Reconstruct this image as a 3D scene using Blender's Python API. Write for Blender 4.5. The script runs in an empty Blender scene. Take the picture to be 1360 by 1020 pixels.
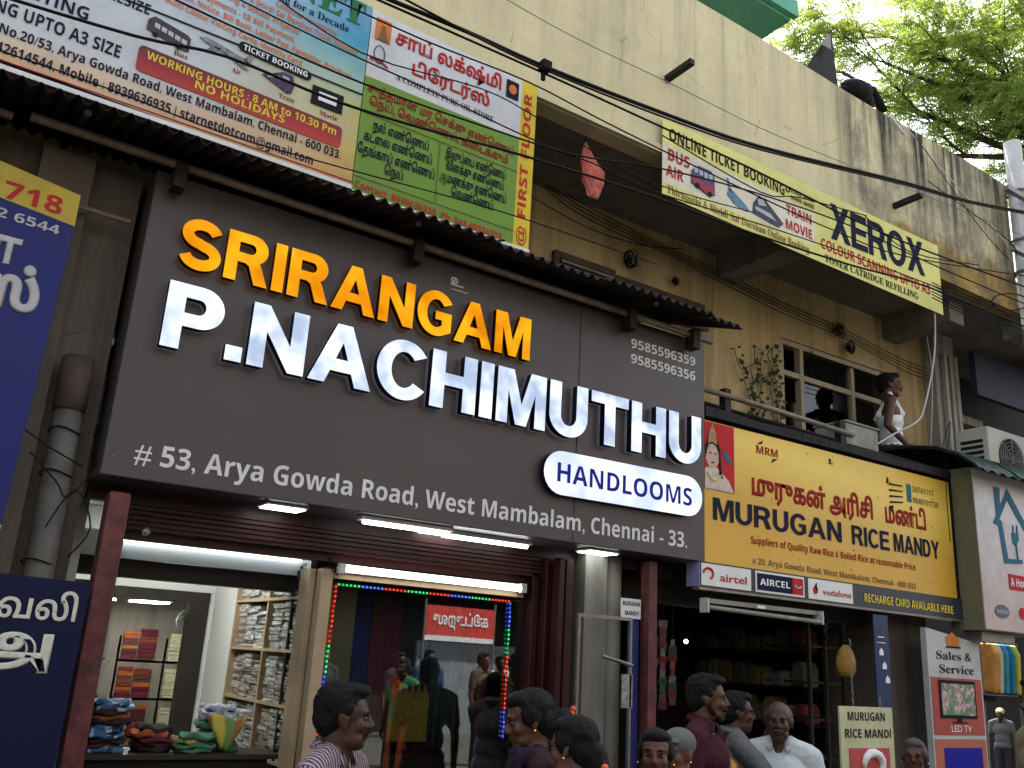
import bpy, bmesh, math, random
from mathutils import Vector, Matrix, noise as mnoise
random.seed(7)
C = bpy.context.scene.collection
SC = bpy.context.scene
R = math.radians
# ---------------------------------------------------------------- camera
F_PX, CAMP = 1216.1, Vector((0, -4.5, 1.6))
YAW, PITCH, ROLL = 0.571063, 0.293039, 0.059397
_f = Vector((math.sin(YAW)*math.cos(PITCH), math.cos(YAW)*math.cos(PITCH), math.sin(PITCH)))
_r = Vector((math.cos(YAW), -math.sin(YAW), 0)); _u = _r.cross(_f)
_r, _u = math.cos(ROLL)*_r + math.sin(ROLL)*_u, -math.sin(ROLL)*_r + math.cos(ROLL)*_u
cam = bpy.data.objects.new('camera', bpy.data.cameras.new('camera')); C.objects.link(cam)
cam.matrix_world = Matrix(((_r.x, _u.x, -_f.x, CAMP.x), (_r.y, _u.y, -_f.y, CAMP.y), (_r.z, _u.z, -_f.z, CAMP.z), (0, 0, 0, 1)))
cam.data.lens = F_PX/1360*36; cam.data.sensor_width = 36; cam.data.clip_end = 1000; cam.data.clip_start = .05
SC.camera = cam
# ---------------------------------------------------------------- daylight
SUN_EL, SUN_AZ = R(56), R(38)          # azimuth from +Y towards +X: sun stands behind the building, to the right
w = bpy.data.worlds.new('World'); SC.world = w; w.use_nodes = True
nt = w.node_tree; sky = nt.nodes.new('ShaderNodeTexSky'); sky.sky_type = 'NISHITA'; sky.sun_disc = False
sky.sun_elevation = SUN_EL; sky.sun_rotation = SUN_AZ; sky.dust_density = 3.0; sky.air_density = 1.0
hz_ = nt.nodes.new('ShaderNodeHueSaturation'); hz_.inputs['Saturation'].default_value = .45   # milky tropical haze
nt.links.new(sky.outputs[0], hz_.inputs['Color']); nt.links.new(hz_.outputs[0], nt.nodes['Background'].inputs[0]); nt.nodes['Background'].inputs[1].default_value = 0.15
sl = bpy.data.lights.new('sun', 'SUN'); sl.energy = 4.2; sl.angle = R(0.5); sl.color = (1, .95, .87)
so = bpy.data.objects.new('sun', sl); C.objects.link(so)
sd = Vector((math.sin(SUN_AZ)*math.cos(SUN_EL), math.cos(SUN_AZ)*math.cos(SUN_EL), math.sin(SUN_EL)))
so.rotation_euler = (-sd).to_track_quat('-Z', 'Y').to_euler(); so.location = sd*60
SC.view_settings.view_transform = 'Standard'; SC.view_settings.look = 'None'; SC.view_settings.gamma = 1
SC.view_settings.use_curve_mapping = False
EXPO = 1.9
SC.view_settings.exposure = EXPO; EK = 2**(.35-EXPO)      # lamps keep their look when the exposure changes
try:
    SC.cycles.max_bounces = 7; SC.cycles.transparent_max_bounces = 12; SC.cycles.sample_clamp_indirect = 4
    SC.cycles.caustics_reflective = False; SC.cycles.caustics_refractive = False
except Exception: pass

# ---------------------------------------------------------------- helpers
WORK = bpy.data.scenes.new('work')
def baked(ob):
    "evaluate one object in a small scene of its own and return its mesh"
    WORK.collection.objects.link(ob); vl = WORK.view_layers[0]; vl.update(); dg = vl.depsgraph
    me = bpy.data.meshes.new_from_object(ob.evaluated_get(dg)); WORK.collection.objects.unlink(ob); return me
def at(px, py, Y):
    "point of the plane y = Y seen at pixel (px, py) of the 1360 px wide photograph"
    d = _f + _r*((px-680)/F_PX) - _u*((py-510)/F_PX)
    return CAMP + d*((Y-CAMP.y)/d.y)
def atd(px, py, dep):
    return CAMP + (_f + _r*((px-680)/F_PX) - _u*((py-510)/F_PX))*dep
def tag(o, label=None, cat=None, group=None, kind=None):
    if label: o['label'] = label
    if cat: o['category'] = cat
    if group: o['group'] = group
    if kind: o['kind'] = kind
    return o
def empty(name, loc, label=None, cat=None, group=None, rz=0):
    o = bpy.data.objects.new(name, None); C.objects.link(o); o.location = loc; o.rotation_euler.z = rz
    o.empty_display_size = .1
    return tag(o, label, cat, group)
def root_loc(o):
    while o.parent: o = o.parent
    return o.location
class MB:
    def __init__(s): s.v = []; s.f = []; s.m = []; s.cur = 0
    def quad(s, *p):
        n = len(s.v); s.v += [tuple(q) for q in p]; s.f.append(tuple(range(n, n+len(p)))); s.m.append(s.cur); return s
    def box(s, x0, x1, y0, y1, z0, z1):
        n = len(s.v)
        s.v += [(x0,y0,z0),(x1,y0,z0),(x1,y1,z0),(x0,y1,z0),(x0,y0,z1),(x1,y0,z1),(x1,y1,z1),(x0,y1,z1)]
        for q in ((0,3,2,1),(4,5,6,7),(0,1,5,4),(1,2,6,5),(2,3,7,6),(3,0,4,7)): s.f.append(tuple(n+i for i in q)); s.m.append(s.cur)
        return s
    def prism(s, pts, y0, y1):
        "polygon of (x, z) points extruded from y0 to y1"
        n = len(s.v); k = len(pts)
        s.v += [(x, y0, z) for x, z in pts] + [(x, y1, z) for x, z in pts]
        s.f.append(tuple(range(n, n+k))); s.f.append(tuple(range(n+2*k-1, n+k-1, -1))); s.m += [s.cur]*2
        for i in range(k):
            j = (i+1) % k; s.f.append((n+i, n+j, n+k+j, n+k+i)); s.m.append(s.cur)
        return s
    def prismx(s, pts, x0, x1):
        "polygon of (y, z) points extruded from x0 to x1"
        n = len(s.v); k = len(pts)
        s.v += [(x0, y, z) for y, z in pts] + [(x1, y, z) for y, z in pts]
        s.f.append(tuple(range(n, n+k))); s.f.append(tuple(range(n+2*k-1, n+k-1, -1))); s.m += [s.cur]*2
        for i in range(k):
            j = (i+1) % k; s.f.append((n+i, n+j, n+k+j, n+k+i)); s.m.append(s.cur)
        return s
    def tube(s, pts, r, seg=8, caps=True):
        pts = [Vector(p) for p in pts]; rr = r if isinstance(r, (list, tuple)) else [r]*len(pts)
        n = len(s.v); up = None
        for i, p in enumerate(pts):
            t = (pts[min(i+1, len(pts)-1)]-pts[max(i-1, 0)])
            t = t.normalized() if t.length > 1e-9 else Vector((0, 0, 1))
            if up is None:
                up = Vector((0, 0, 1)) if abs(t.z) < .9 else Vector((1, 0, 0))
            a = t.cross(up)
            if a.length < 1e-6: a = t.cross(Vector((0, 1, 0)))
            a.normalize(); b = a.cross(t).normalized(); up = b
            for k in range(seg):
                an = 2*math.pi*k/seg; s.v.append(tuple(p+(a*math.cos(an)+b*math.sin(an))*rr[i]))
        for i in range(len(pts)-1):
            for k in range(seg):
                k2 = (k+1) % seg; s.f.append((n+i*seg+k, n+i*seg+k2, n+(i+1)*seg+k2, n+(i+1)*seg+k)); s.m.append(s.cur)
        if caps:
            s.f.append(tuple(n+k for k in range(seg-1, -1, -1))); s.f.append(tuple(n+(len(pts)-1)*seg+k for k in range(seg))); s.m += [s.cur]*2
        return s
    def ball(s, c, r, seg=10, rings=6):
        if not isinstance(r, (list, tuple)): r = (r, r, r)
        n = len(s.v); c = Vector(c)
        s.v.append(tuple(c+Vector((0, 0, r[2]))))
        for i in range(1, rings):
            th = math.pi*i/rings
            for k in range(seg):
                ph = 2*math.pi*k/seg
                s.v.append((c.x+r[0]*math.sin(th)*math.cos(ph), c.y+r[1]*math.sin(th)*math.sin(ph), c.z+r[2]*math.cos(th)))
        s.v.append(tuple(c-Vector((0, 0, r[2])))); last = len(s.v)-1
        for k in range(seg):
            k2 = (k+1) % seg
            s.f.append((n, n+1+k, n+1+k2)); s.f.append((last, last-seg+k2, last-seg+k)); s.m += [s.cur]*2
        for i in range(rings-2):
            for k in range(seg):
                k2 = (k+1) % seg; a = n+1+i*seg
                s.f.append((a+k, a+seg+k, a+seg+k2, a+k2)); s.m.append(s.cur)
        return s
    def build(s, name, mats, parent=None, smooth=False, bevel=0, label=None, cat=None, group=None, kind=None, local=False, jit=0):
        me = bpy.data.meshes.new(name)
        if not isinstance(mats, (list, tuple)): mats = [mats]
        if parent is not None: off = Vector((0, 0, 0)) if local else root_loc(parent)
        elif kind == 'structure' or local: off = Vector((0, 0, 0))
        else:
            xs, ys, zs = zip(*s.v); off = Vector(((min(xs)+max(xs))/2, (min(ys)+max(ys))/2, min(zs)))
        me.from_pydata([(x-off.x, y-off.y, z-off.z) for x, y, z in s.v], [], s.f)
        for m in mats: me.materials.append(m)
        if len(mats) > 1: me.polygons.foreach_set('material_index', s.m)
        bm = bmesh.new(); bm.from_mesh(me); bmesh.ops.recalc_face_normals(bm, faces=bm.faces)
        if bevel: bmesh.ops.bevel(bm, geom=[e for e in bm.edges if len(e.link_faces) == 2 and e.calc_face_angle(0) > .5], offset=bevel, segments=1, affect='EDGES', clamp_overlap=True)
        if jit:
            for v in bm.verts: v.co += Vector((random.gauss(0, jit), random.gauss(0, jit), random.gauss(0, jit)))
        bm.to_mesh(me); bm.free()
        if smooth: me.polygons.foreach_set('use_smooth', [True]*len(me.polygons))
        o = bpy.data.objects.new(name, me); C.objects.link(o)
        if parent is not None: o.parent = parent
        else: o.location = off
        return tag(o, label, cat, group, kind)
def bx(name, m, parent, x0, x1, y0, y1, z0, z1, **k): return MB().box(x0, x1, y0, y1, z0, z1).build(name, m, parent, **k)

# ---------------------------------------------------------------- materials
class NT:
    def __init__(s, name):
        s.mat = bpy.data.materials.new(name); s.mat.use_nodes = True; s.t = s.mat.node_tree
        s.b = s.t.nodes['Principled BSDF']; s.out = s.t.nodes['Material Output']; s._p = None
    def n(s, typ, **k):
        x = s.t.nodes.new(typ)
        for a, v in k.items(): setattr(x, a, v)
        return x
    def lk(s, a, b): s.t.links.new(a, b)
    def put(s, sock, v):
        if hasattr(v, 'is_output') or hasattr(v, 'links'): s.lk(v, sock)
        elif isinstance(v, (tuple, list)) and len(v) == 3 and sock.type == 'RGBA': sock.default_value = (*v, 1)
        else: sock.default_value = v
    def pos(s, obj=False):
        if obj: return s.n('ShaderNodeTexCoord').outputs['Object']
        if s._p is None: s._p = s.n('ShaderNodeNewGeometry').outputs['Position']
        return s._p
    def sep(s, v):
        x = s.n('ShaderNodeSeparateXYZ'); s.lk(v, x.inputs[0]); return x.outputs
    def scale(s, v, sc):
        x = s.n('ShaderNodeMapping'); s.lk(v, x.inputs[0]); x.inputs['Scale'].default_value = sc; return x.outputs[0]
    def noise(s, v, sc, det=4, rough=.6, dist=0):
        x = s.n('ShaderNodeTexNoise'); s.lk(v, x.inputs['Vector']); x.inputs['Scale'].default_value = sc
        x.inputs['Detail'].default_value = det; x.inputs['Roughness'].default_value = rough; x.inputs['Distortion'].default_value = dist
        return x.outputs['Fac']
    def mr(s, v, a, b, c=0, d=1):
        x = s.n('ShaderNodeMapRange'); s.lk(v, x.inputs[0])
        for i, q in enumerate((a, b, c, d)): x.inputs[i+1].default_value = q
        return x.outputs[0]
    def math(s, op, a, b=0.):
        x = s.n('ShaderNodeMath', operation=op); s.put(x.inputs[0], a); s.put(x.inputs[1], b); return x.outputs[0]
    def mix(s, f, a, b, mode='MIX'):
        x = s.n('ShaderNodeMix', data_type='RGBA', blend_type=mode)
        s.put(x.inputs[0], f); s.put(x.inputs[6], a); s.put(x.inputs[7], b); return x.outputs[2]
    def ramp(s, v, stops):
        x = s.n('ShaderNodeValToRGB'); s.lk(v, x.inputs[0]); e = x.color_ramp.elements
        while len(e) < len(stops): e.new(.5)
        for i, (p, c) in enumerate(stops): e[i].position = p; e[i].color = (*c, 1)
        return x.outputs[0]
    def bump(s, h, st=.3, d=.01):
        x = s.n('ShaderNodeBump'); x.inputs['Strength'].default_value = st; x.inputs['Distance'].default_value = d
        s.lk(h, x.inputs['Height']); s.lk(x.outputs[0], s.b.inputs['Normal'])
    def fin(s, col, rough=.7, metal=0, spec=None):
        s.put(s.b.inputs['Base Color'], col); s.put(s.b.inputs['Roughness'], rough); s.b.inputs['Metallic'].default_value = metal
        if spec is not None: s.b.inputs['Specular IOR Level'].default_value = spec
        return s.mat
def mat(name, col, rough=.6, var=.25, sc=6, metal=0, bump=.15, dirt=0, obj=True, spec=.22, bd=.004):
    n = NT(name); p = n.pos(obj); a = n.noise(p, sc, 5, .65)
    c2 = tuple(c*(1-var) for c in col); c1 = tuple(min(1, c*(1+var*.6)) for c in col)
    c = n.mix(n.mr(a, .3, .7), c2, c1)
    if dirt:
        d = n.noise(p, sc*.35, 8, .75); c = n.mix(n.math('MULTIPLY', n.mr(d, .5, .72), dirt), c, (.035, .03, .025))
    if bump: n.bump(n.noise(p, sc*8, 3), bump, bd)
    return n.fin(c, n.mr(a, .2, .8, max(.05, rough-.08), min(1, rough+.1)), metal, spec)
def emit(name, col, st, var=0, sc=5, col2=None):
    st *= EK
    n = NT(name); n.t.nodes.remove(n.b); e = n.n('ShaderNodeEmission'); n.lk(e.outputs[0], n.out.inputs[0])
    e.inputs[0].default_value = (*col, 1); e.inputs[1].default_value = st
    if var:
        a = n.mr(n.noise(n.pos(), sc, 2), .36, .64)
        n.lk(n.mix(a, col2 or col, col), e.inputs[0]); n.lk(n.mr(a, 0, 1, st*(1-var), st*(1+var*.5)), e.inputs[1])
    return n.mat
def ink(name, col, rough=.75): return mat(name, col, rough, .12, 9, bump=0, spec=.08)
def glass(name, tint=(.9, .95, .93), refl=.16):
    n = NT(name); n.t.nodes.remove(n.b)
    tr = n.n('ShaderNodeBsdfTransparent'); tr.inputs[0].default_value = (*tint, 1)
    gl = n.n('ShaderNodeBsdfGlossy'); gl.inputs['Roughness'].default_value = .01; gl.inputs[0].default_value = (1, 1, 1, 1)
    fr = n.n('ShaderNodeFresnel'); fr.inputs[0].default_value = 1.5
    mx = n.n('ShaderNodeMixShader'); n.lk(n.math('ADD', fr.outputs[0], refl), mx.inputs[0])
    n.lk(tr.outputs[0], mx.inputs[1]); n.lk(gl.outputs[0], mx.inputs[2]); n.lk(mx.outputs[0], n.out.inputs[0]); return n.mat

def plaster(name, base, dark, stains=.5, band=None, patchy=(.3, .25, .18), rough=.9, streak_x=None, streak_all=.35):
    "weathered limewash: blotches, rain streaks, peeled spots"
    n = NT(name); p = n.pos(); x, y, z = n.sep(p)
    blot = n.noise(p, 1.3, 8, .7); fine = n.noise(p, 22, 6, .7); mid = n.noise(p, 5, 6, .72)
    c = n.mix(n.mr(blot, .32, .68), tuple(b*.80 for b in base), tuple(min(1, b*1.08) for b in base))
    c = n.mix(n.math('MULTIPLY', n.mr(fine, .5, .75), .35), c, tuple(b*.6 for b in base))
    if band:
        bc, x0, z0, z1 = band
        e = n.math('ADD', z, n.mr(n.noise(p, 3, 6, .7), 0, 1, -.35, .35))
        fz = n.mr(e, z1-.05, z1+.05, 1, 0); fx = n.mr(n.math('ADD', x, n.mr(mid, 0, 1, -.5, .5)), x0, x0+.3)
        c = n.mix(n.math('MULTIPLY', fz, fx), c, bc)
    st = n.noise(n.scale(p, (3.2, 3.2, .16)), 1.7, 6, .72); st2 = n.noise(n.scale(p, (11, 11, .35)), 1.0, 5, .7)
    f = n.math('MULTIPLY', n.mr(st, .45, .60), n.mr(st2, .28, .55))
    cr = n.n('ShaderNodeTexVoronoi', feature='DISTANCE_TO_EDGE'); n.lk(n.mix(.12, p, n.n('ShaderNodeTexNoise').outputs['Color']), cr.inputs['Vector']); cr.inputs['Scale'].default_value = 1.1
    crack = n.math('MULTIPLY', n.mr(cr.outputs['Distance'], .0, .006, 1, 0), n.mr(mid, .5, .62)); c = n.mix(n.math('MULTIPLY', crack, .7), c, dark)
    if streak_x is not None:
        g = n.mr(x, streak_x-.25, streak_x+.3, streak_all, 1); f = n.math('MULTIPLY', f, g)
        h = n.mr(z, 5.5, 6.7, .35, 1.25); f = n.math('MULTIPLY', f, h)
        grime = n.math('MULTIPLY', n.mr(n.noise(n.scale(p, (1, 1, .55)), 2.6, 9, .78), .40, .62), n.mr(x, streak_x-.1, streak_x+.2, 0, .8)); c = n.mix(grime, c, tuple(d*2.2 for d in dark))
    c = n.mix(n.math('MULTIPLY', f, stains), c, dark)
    pe = n.mr(n.noise(p, 9, 9, .8), .66, .70); c = n.mix(n.math('MULTIPLY', pe, .7), c, patchy)
    n.bump(n.math('ADD', n.math('MULTIPLY', mid, .8), n.math('MULTIPLY', fine, .4)), .5, .012)
    return n.fin(c, rough, 0, .2)

# ---------------------------------------------------------------- lettering
def _conv(s, up, lo, dg):
    o = ''
    for c in s:
        if c == 'I' and up == 0x1D5D4: o += '\U0001D5F9'
        elif 'A' <= c <= 'Z': o += chr(up+ord(c)-65)
        elif 'a' <= c <= 'z': o += chr(lo+ord(c)-97)
        elif '0' <= c <= '9': o += chr(dg+ord(c)-48)
        else: o += c
    return o
STY = {'bold': (0x1D5D4, 0x1D5EE, 0x1D7EC, .714), 'serif': (0x1D400, 0x1D41A, 0x1D7CE, .714), 'plain': None, 'tamil': None}
def tamil_order(s):
    "the font engine does no shaping: vowel signs that are written before their consonant are moved there"
    s = s.replace('\u0bca', '\u0bc6\u0bbe').replace('\u0bcb', '\u0bc7\u0bbe'); o = list(s)
    for i in range(1, len(o)):
        if o[i] in '\u0bc6\u0bc7\u0bc8': o[i-1], o[i] = o[i], o[i-1]
    return ''.join(o)
def text_mesh(s, style='bold', thick=0.):
    cu = bpy.data.curves.new('t', 'FONT'); cu.resolution_u = 3
    k = STY[style]; cu.body = _conv(s, *k[:3]) if k else (tamil_order(s) if style == 'tamil' else s)
    if style == 'tamil': cu.bevel_depth = max(thick, .012); cu.bevel_resolution = 0
    elif thick: cu.offset = thick
    ob = bpy.data.objects.new('t', cu); me = baked(ob)
    bpy.data.objects.remove(ob); bpy.data.curves.remove(cu)
    return me
CAP = {'bold': .714, 'serif': .66, 'plain': .70, 'tamil': .56}
def text(s, x0, x1, z, h, y, m, parent, style='bold', thick=0., z1=None, name='lettering', face=-1, vert=False, zfix=None):
    "a flat printed line: baseline z (z1 at its right end), cap height h, spanning x0..x1 in the plane y"
    me = text_mesh(s, style, thick); xs = [v.co.x for v in me.vertices]
    if not xs: return None
    a, b = min(xs), max(xs); W = x1-x0; kz = h/CAP[style]; off = root_loc(parent)
    z1 = z if z1 is None else z1
    for v in me.vertices:
        t = (v.co.x-a)/(b-a); u = v.co.y*kz
        if vert: v.co = (x0-u, y-v.co.z*.05, z+t*(z1-z))
        elif face < 0: v.co = (x0+t*W, y-v.co.z*.05, z+(z1-z)*t+u)
        else: v.co = (x1-t*W, y+v.co.z*.05, z+u)
        v.co -= off
    me.materials.clear(); me.materials.append(m); me.polygons.foreach_set('material_index', [0]*len(me.polygons))
    o = bpy.data.objects.new(name, me); C.objects.link(o); o.parent = parent
    return o
def arc(cx, cy, rx, ry, a0, a1, n=14):
    return [(cx+rx*math.cos(R(a0+(a1-a0)*i/n)), cy+ry*math.sin(R(a0+(a1-a0)*i/n))) for i in range(n+1)]
def stroke(pts, w):
    L, Q = [], []
    for i, p in enumerate(pts):
        a = pts[max(i-1, 0)]; b = pts[min(i+1, len(pts)-1)]; dx, dy = b[0]-a[0], b[1]-a[1]; d = math.hypot(dx, dy) or 1
        L.append((p[0]-dy/d*w/2, p[1]+dx/d*w/2)); Q.append((p[0]+dy/d*w/2, p[1]-dx/d*w/2))
    return L+Q[::-1]
def glyph(c):
    "heavy grotesque capitals, unit height: list of closed contours, advance"
    w = .2
    if c == 'I': return [[(0,0),(0,1),(.21,1),(.21,0)]], .21
    if c == '.': return [[(0,0),(0,.2),(.2,.2),(.2,0)]], .2
    if c == 'L': return [[(0,0),(0,1),(.21,1),(.21,.18),(.68,.18),(.68,0)]], .68
    if c == 'T': return [[(.31,0),(.31,.82),(0,.82),(0,1),(.83,1),(.83,.82),(.52,.82),(.52,0)]], .83
    if c == 'H': return [[(0,0),(0,1),(.21,1),(.21,.61),(.6,.61),(.6,1),(.81,1),(.81,0),(.6,0),(.6,.43),(.21,.43),(.21,0)]], .81
    if c == 'E': return [[(0,0),(0,1),(.72,1),(.72,.83),(.21,.83),(.21,.6),(.68,.6),(.68,.43),(.21,.43),(.21,.17),(.74,.17),(.74,0)]], .74
    if c == 'N': return [[(0,0),(0,1),(.21,1),(.61,.34),(.61,1),(.81,1),(.81,0),(.6,0),(.2,.65),(.2,0)]], .81
    if c == 'M': return [[(0,0),(0,1),(.29,1),(.485,.3),(.68,1),(.97,1),(.97,0),(.785,0),(.785,.78),(.58,0),(.39,0),(.185,.78),(.185,0)]], .97
    if c == 'A': return [[(0,0),(.37,1),(.59,1),(.96,0),(.74,0),(.665,.22),(.295,.22),(.22,0)], [(.35,.39),(.61,.39),(.48,.77)]], .96
    if c == 'Y': return [[(.33,0),(.33,.42),(0,1),(.24,1),(.435,.62),(.63,1),(.87,1),(.54,.42),(.54,0)]], .87
    if c == 'X': return [[(0,0),(.31,.52),(.03,1),(.28,1),(.44,.70),(.6,1),(.85,1),(.57,.52),(.88,0),(.63,0),(.44,.33),(.25,0)]], .88
    if c == 'P': return [[(0,0),(0,1),(.45,1)]+arc(.45,.685,.31,.315,90,-90)[1:]+[(.21,.37),(.21,0)], [(.21,.83),(.42,.83)]+arc(.42,.685,.12,.145,90,-90)[1:]+[(.21,.54)]], .76
    if c == 'R': return [[(0,0),(0,1),(.5,1)]+arc(.5,.71,.3,.29,90,-60)[1:]+[(.72,.32),(.85,0),(.61,0),(.47,.36),(.38,.41),(.21,.41),(.21,0)], [(.21,.83),(.46,.83)]+arc(.46,.705,.12,.125,90,-90)[1:]+[(.21,.58)]], .85
    if c == 'D': return [[(0,0),(0,1),(.38,1)]+arc(.38,.5,.43,.5,90,-90,20)[1:], [(.21,.83),(.36,.83)]+arc(.36,.5,.23,.33,90,-90,16)[1:]+[(.21,.17)]], .81
    if c == 'O': return [arc(.46,.5,.46,.515,0,360,36)[:-1], arc(.46,.5,.25,.345,0,360,30)[:-1]], .92
    if c == 'U': return [[(0,1),(0,.38)]+arc(.4,.38,.4,.395,180,360,20)[1:]+[(.8,1),(.59,1),(.59,.38)]+arc(.4,.38,.19,.22,360,180,16)[1:]+[(.21,1)]], .8
    if c == 'C': return [arc(.45,.5,.45,.515,38,322,32)+arc(.45,.5,.24,.345,318,42,26)], .84
    if c == 'G': return [arc(.46,.5,.46,.515,36,300,32)+[(.84,.13),(.84,.54),(.46,.54),(.46,.38),(.63,.38),(.63,.23)]+arc(.46,.5,.25,.345,306,40,26)[0:]], .85
    if c == 'S':
        return [stroke(arc(.4,.715,.28,.2,20,90,8)+arc(.4,.715,.28,.2,90,262,14)[1:]+arc(.41,.285,.29,.2,82,-90,14)+arc(.41,.285,.29,.2,-90,-165,8)[1:], .19)], .79
    return [], .35
def letters(s, x0, x1, z, h, y, depth, m_front, m_side, parent, gap=.1, name='letter', z1=None, join=False, fat=.0):
    tot = sum((glyph(c)[1] if c != ' ' else .3)+gap for c in s)-gap; k = (x1-x0)/tot; x = x0; off = root_loc(parent); z1 = z if z1 is None else z1
    def mk(items, nm):
        cu = bpy.data.curves.new('g', 'CURVE'); cu.dimensions = '2D'; cu.fill_mode = 'BOTH'; cu.extrude = depth/2; cu.offset = fat
        for (pts, xx) in items:
            sp = cu.splines.new('POLY'); sp.points.add(len(pts)-1); sp.use_cyclic_u = True
            for i, (a, b) in enumerate(pts):
                X = xx+a*k; sp.points[i].co = (X, b*h+z+(z1-z)*(X-x0)/(x1-x0), 0, 1)
        ob = bpy.data.objects.new('g', cu); me = baked(ob)
        bpy.data.objects.remove(ob); bpy.data.curves.remove(cu)
        me.materials.clear(); me.materials.append(m_front); me.materials.append(m_side)
        me.polygons.foreach_set('material_index', [0 if abs(p.normal.z) > .7 else 1 for p in me.polygons])
        for v in me.vertices: v.co = Vector((v.co.x, y-depth/2-v.co.z, v.co.y))-off
        o = bpy.data.objects.new(nm, me); C.objects.link(o); o.parent = parent
    allit = []
    for c in s:
        g, a = glyph(c) if c != ' ' else ([], .3)
        it = [(p, x) for p in g]
        if it and not join: mk(it, name)
        allit += it; x += (a+gap)*k
    if join: mk(allit, 'lettering')
# ================================================================ materials in use
M = {}
M['cream'] = plaster('cream_plaster', (.58,.52,.32), (.035,.033,.029), 1.0, band=((.36,.24,.065), 6.75, 5.2, 5.66), streak_x=6.25, streak_all=.25)
M['yellow'] = plaster('ochre_plaster', (.40,.305,.155), (.05,.04,.028), .45, patchy=(.12,.09,.05))
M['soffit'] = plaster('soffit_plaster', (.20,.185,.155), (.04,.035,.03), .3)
M['concrete'] = plaster('bare_concrete', (.13,.113,.096), (.03,.028,.026), .5)
M['palewall'] = plaster('pale_wall', (.34,.32,.28), (.05,.05,.05), .5)
M['green'] = mat('green_paint', (.10,.33,.22), .6, .2, 3, dirt=.3)
M['colgrey'] = plaster('old_column', (.17,.165,.145), (.03,.03,.03), .35)
n = NT('brown_composite'); p = n.pos(); x, y, z = n.sep(p); a = n.noise(p, 1.1, 3); d = n.noise(n.scale(p, (5, 5, .3)), 2.2, 6, .7); sp_ = n.noise(p, 55, 4, .8)
c = n.mix(n.mr(a, .3, .7), (.043,.035,.038), (.058,.047,.050)); c = n.mix(n.math('MULTIPLY', n.mr(d, .5, .75), .35), c, (.085,.075,.07)); c = n.mix(n.math('MULTIPLY', n.mr(sp_, .66, .74), .5), c, (.15,.14,.13))
n.bump(n.noise(p, 1.3, 3), .3, .03); M['acp'] = n.fin(c, n.mr(d, .3, .8, .3, .5), 0, .35); M['signgrey'] = ink('sign_grey', (.62,.62,.62))
M['navy'] = mat('navy_side', (.006,.008,.02), .4, .2)
M['metal'] = mat('dull_metal', (.22,.2,.18), .45, .3, 8, .6, dirt=.5)
M['rust'] = mat('rusty_sheet', (.022,.018,.016), .65, .5, 7, .3, dirt=.6)
M['rustpipe'] = mat('galvanised_pipe', (.20,.16,.125), .5, .4, 10, .3, dirt=.7)
M['maroon'] = mat('maroon_paint', (.028,.005,.006), .42, .35, 6, dirt=.45)
M['maroonworn'] = mat('worn_maroon_post', (.11,.032,.034), .4, .6, 12, dirt=.9, bump=.4)
M['black'] = mat('black_rubber', (.006,.006,.006), .75, .3, spec=.15)
M['blackcloth'] = mat('black_tarpaulin', (.004,.005,.007), .7, .3, bump=.4, spec=.15)
M['white'] = mat('white_print', (.62,.63,.62), .45, .06)
M['inkdark'] = ink('ink_navy', (.012,.016,.04))
M['inkblack'] = ink('ink_black', (.015,.015,.018))
M['inkred'] = ink('ink_red', (.42,.03,.035))
M['inkmar'] = ink('ink_maroon', (.26,.02,.02))
M['inkorange'] = ink('ink_orange', (.55,.17,.05))
M['inkgrey'] = ink('ink_grey', (.42,.42,.42))
M['inkwhite'] = ink('ink_white', (.7,.7,.7))
M['inkyel'] = ink('ink_yellow', (.62,.5,.06))
M['inkteal'] = ink('ink_teal', (.04,.13,.2))
M['inkgreen'] = ink('ink_green', (.03,.16,.07))
M['inkbrown'] = ink('ink_brown', (.2,.12,.06))
M['inkblue'] = ink('ink_blue', (.02,.02,.28))
M['wood'] = mat('beige_wood', (.33,.25,.16), .45, .2, 5)
M['darkwood'] = mat('dark_wood', (.03,.025,.022), .4, .3)
M['wallwhite'] = mat('shop_white', (.62,.64,.62), .5, .05, 3)
M['gloss'] = mat('white_laminate', (.72,.76,.78), .12, .04)
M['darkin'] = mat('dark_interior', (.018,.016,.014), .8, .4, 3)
M['glass'] = glass('shop_glass', (.80,.86,.84), .075)
M['upglass'] = glass('upper_window_glass', (.8,.86,.85), 0)
M['clear'] = glass('door_glass', (.62,.74,.70), .03)
M['led'] = emit('led_panel', (.95,1,.98), 9)
M['tube'] = emit('tube_light', (1,1,.97), 9)
M['cove'] = emit('cove_light', (.92,1,1), 7)
M['roomled'] = emit('room_panel', (1,1,.92), 34)
M['bulb'] = emit('bulb', (.85,.95,1), 14)
M['lw'] = emit('letter_white', (.88,.94,1), .97, .26, 5, (.56,.68,.92))
M['lo'] = emit('letter_orange', (1,.43,.012), .9, .2, 4, (.92,.29,.004))
M['pill'] = emit('pill_white', (.88,.94,1), 1.0, .15, 4, (.7,.8,1))

def gradprint(name, axis, stops, lo, hi, base=None, dirt=.25, rough=.4):
    n = NT(name); p = n.pos(); s = n.sep(p)[axis]
    c = n.ramp(n.mr(s, lo, hi), stops)
    if dirt: c = n.mix(n.math('MULTIPLY', n.mr(n.noise(p, 2.2, 8, .75), .45, .75), dirt), c, (.1,.09,.07))
    return n.fin(c, rough, 0, .15)

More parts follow.
